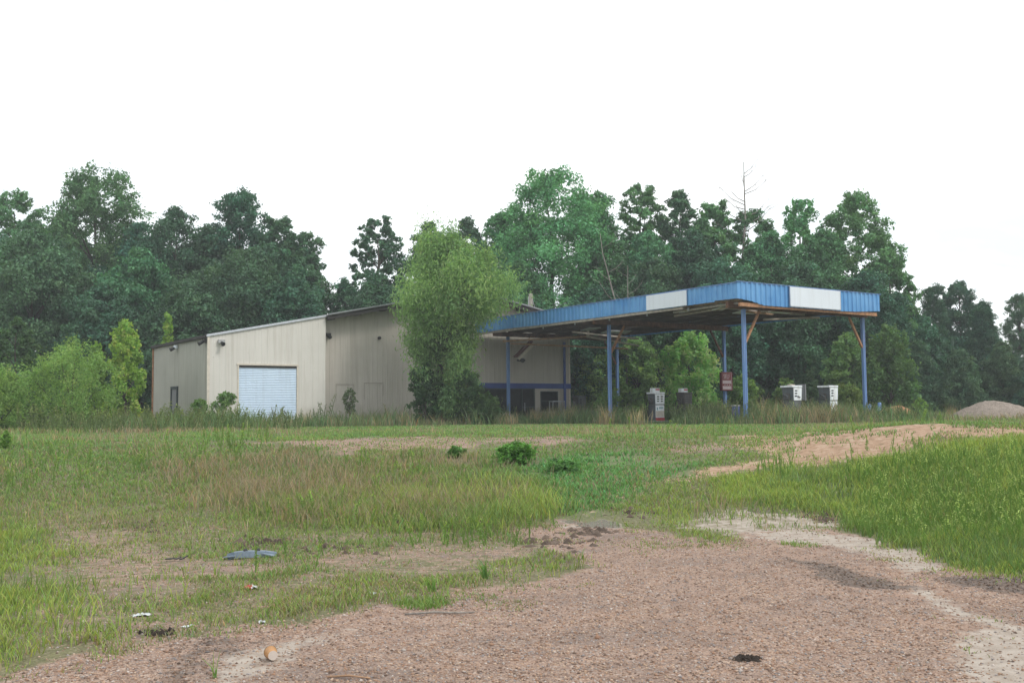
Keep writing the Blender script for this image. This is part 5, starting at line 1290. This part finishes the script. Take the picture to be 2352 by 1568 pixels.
mb = MB(); mb.tube([(-.28, 0, .012), (-.05, .012, .02), (.15, -.01, .014), (.3, .01, .012)], [.008, .009, .007, .004], 6); mb.build('twig', M['deadwood'], t_, True)
t_ = ground_thing('stick', 'short brown twig on the near gravel right of the cup', 'stick', 800, 1558, -.1)
mb = MB(); mb.tube([(-.13, 0, .01), (0, .01, .018), (.14, -.01, .01)], [.006, .007, .004], 6); mb.build('twig', M['wood'], t_, True)
def tuft(label, px, py, n, h, seed, col, spread=.05):
    q = hit(px, py); rng = np.random.default_rng(seed)
    r = spread * np.sqrt(rng.random(n)); a = rng.random(n) * 6.283
    x, y = q[0] + r * np.cos(a), q[1] + r * np.sin(a)
    c = jit(np.tile(np.array(col), (n, 1)), n, rng, .15)
    o = blades('grass_tuft', x, y, h * (.5 + .6 * rng.random(n)), np.full(n, .011), .3 + .5 * rng.random(n), c, c * 1.1, label)
    tag(o, label, 'grass tuft'); del o['kind']
tuft('single forked green sprout growing from the near gravel left of the cup', 497, 1556, 7, .2, 1, (.18, .29, .07), .02)
tuft('small round grass tuft alone on the gravel edge', 968, 1390, 300, .085, 2, (.19, .28, .075), .24)
tuft('grass tuft on the pale sand at the end of the gravel', 1838, 1252, 130, .08, 3, (.19, .29, .075), .25)
def weed_px(label, px, py, top, seed, col):
    q = hit(px, py); d = q[1]; H = (at(px, top, d)[2] - float(gz(*q)))
    tuft(label, px, py, 26, H, seed, col, .03 + .04 * H)
weed_px('upright dark weed at the right end of the low grass patch', 1114, 1328, 1258, 41, (.15, .26, .07))
weed_px('short weed spike in the low grass patch above the grass tuft', 992, 1358, 1300, 42, (.2, .32, .08))
weed_px('pale weed spike standing alone before the right treeline', 2228, 945, 872, 43, (.13, .15, .06))

# ------------------------------------------------------------------ sky, sun, camera
w = bpy.data.worlds.new('World'); S.world = w; w.use_nodes = True
nt = w.node_tree; nt.nodes.clear()
out = nt.nodes.new('ShaderNodeOutputWorld')
EL, AZ = math.radians(48), math.radians(122)     # sun high, to the right and a little behind the viewer
sky = nd(nt, 'ShaderNodeTexSky', sky_type='NISHITA', sun_disc=False, sun_elevation=EL, sun_rotation=AZ, altitude=60, air_density=1.2, dust_density=2.5)
bg1 = nd(nt, 'ShaderNodeBackground'); bg1.inputs[1].default_value = .12; nt.links.new(sky.outputs[0], bg1.inputs[0])
bg2 = nd(nt, 'ShaderNodeBackground'); bg2.inputs[1].default_value = 1.14
tc = nd(nt, 'ShaderNodeTexCoord'); mp = nd(nt, 'ShaderNodeMapping'); mp.inputs['Scale'].default_value = (1, 1, 3.2); nt.links.new(tc.outputs['Generated'], mp.inputs[0])
cn = noise(nt, 1.7, 5, .55, mp.outputs[0])
nt.links.new(ramp(nt, noise(nt, 2.6, 5, .6, mp.outputs[0], .4), [(.36, (.71, .785, .82)), (.50, (.88, .93, .955)), (.62, (.98, .995, 1.0))]), bg2.inputs[0])
cf = ramp(nt, cn, [(.36, (.86,) * 3), (.56, (1, 1, 1))])
mx = nd(nt, 'ShaderNodeMixShader'); nt.links.new(cf, mx.inputs[0]); nt.links.new(bg1.outputs[0], mx.inputs[1]); nt.links.new(bg2.outputs[0], mx.inputs[2])
nt.links.new(mx.outputs[0], out.inputs[0])
sl = bpy.data.lights.new('sun', 'SUN'); sl.energy = 1.3; sl.angle = math.radians(14); sl.color = (1, .96, .89)
so = bpy.data.objects.new('sun', sl); COL.objects.link(so)
sd_ = Vector((math.sin(AZ) * math.cos(EL), math.cos(AZ) * math.cos(EL), math.sin(EL)))
so.rotation_euler = sd_.to_track_quat('Z', 'Y').to_euler(); so.location = (20, -20, 40)

hm, hnt, hout = new_mat('haze_air')
pv = nd(hnt, 'ShaderNodeVolumePrincipled'); pv.inputs['Color'].default_value = (.93, .97, 1, 1); pv.inputs['Density'].default_value = .0009; pv.inputs['Anisotropy'].default_value = .0
hnt.links.new(pv.outputs[0], hout.inputs['Volume'])
mb = MB(); mb.box(-440, 440, -80, 440, -1.5, 30); hz = mb.build('haze', hm); tag(hz, kind='stuff')

cd = bpy.data.cameras.new('camera'); cd.sensor_width = 36; cd.lens = 36.25; cd.clip_start = .1; cd.clip_end = 1500
co = bpy.data.objects.new('camera', cd); COL.objects.link(co)
co.matrix_world = Matrix.Translation(Vector(CAM)) @ Matrix.Rotation(math.pi / 2 + PITCH, 4, 'X') @ Matrix.Rotation(ROLL, 4, 'Z')
S.camera = co
S.view_settings.view_transform = 'Standard'; S.view_settings.look = 'None'; S.view_settings.exposure = 0.36; S.view_settings.gamma = 1.0
S.render.engine = 'CYCLES'
S.cycles.max_bounces = 5; S.cycles.diffuse_bounces = 3; S.cycles.glossy_bounces = 2; S.cycles.transmission_bounces = 3; S.cycles.transparent_max_bounces = 4
S.cycles.use_denoising = True
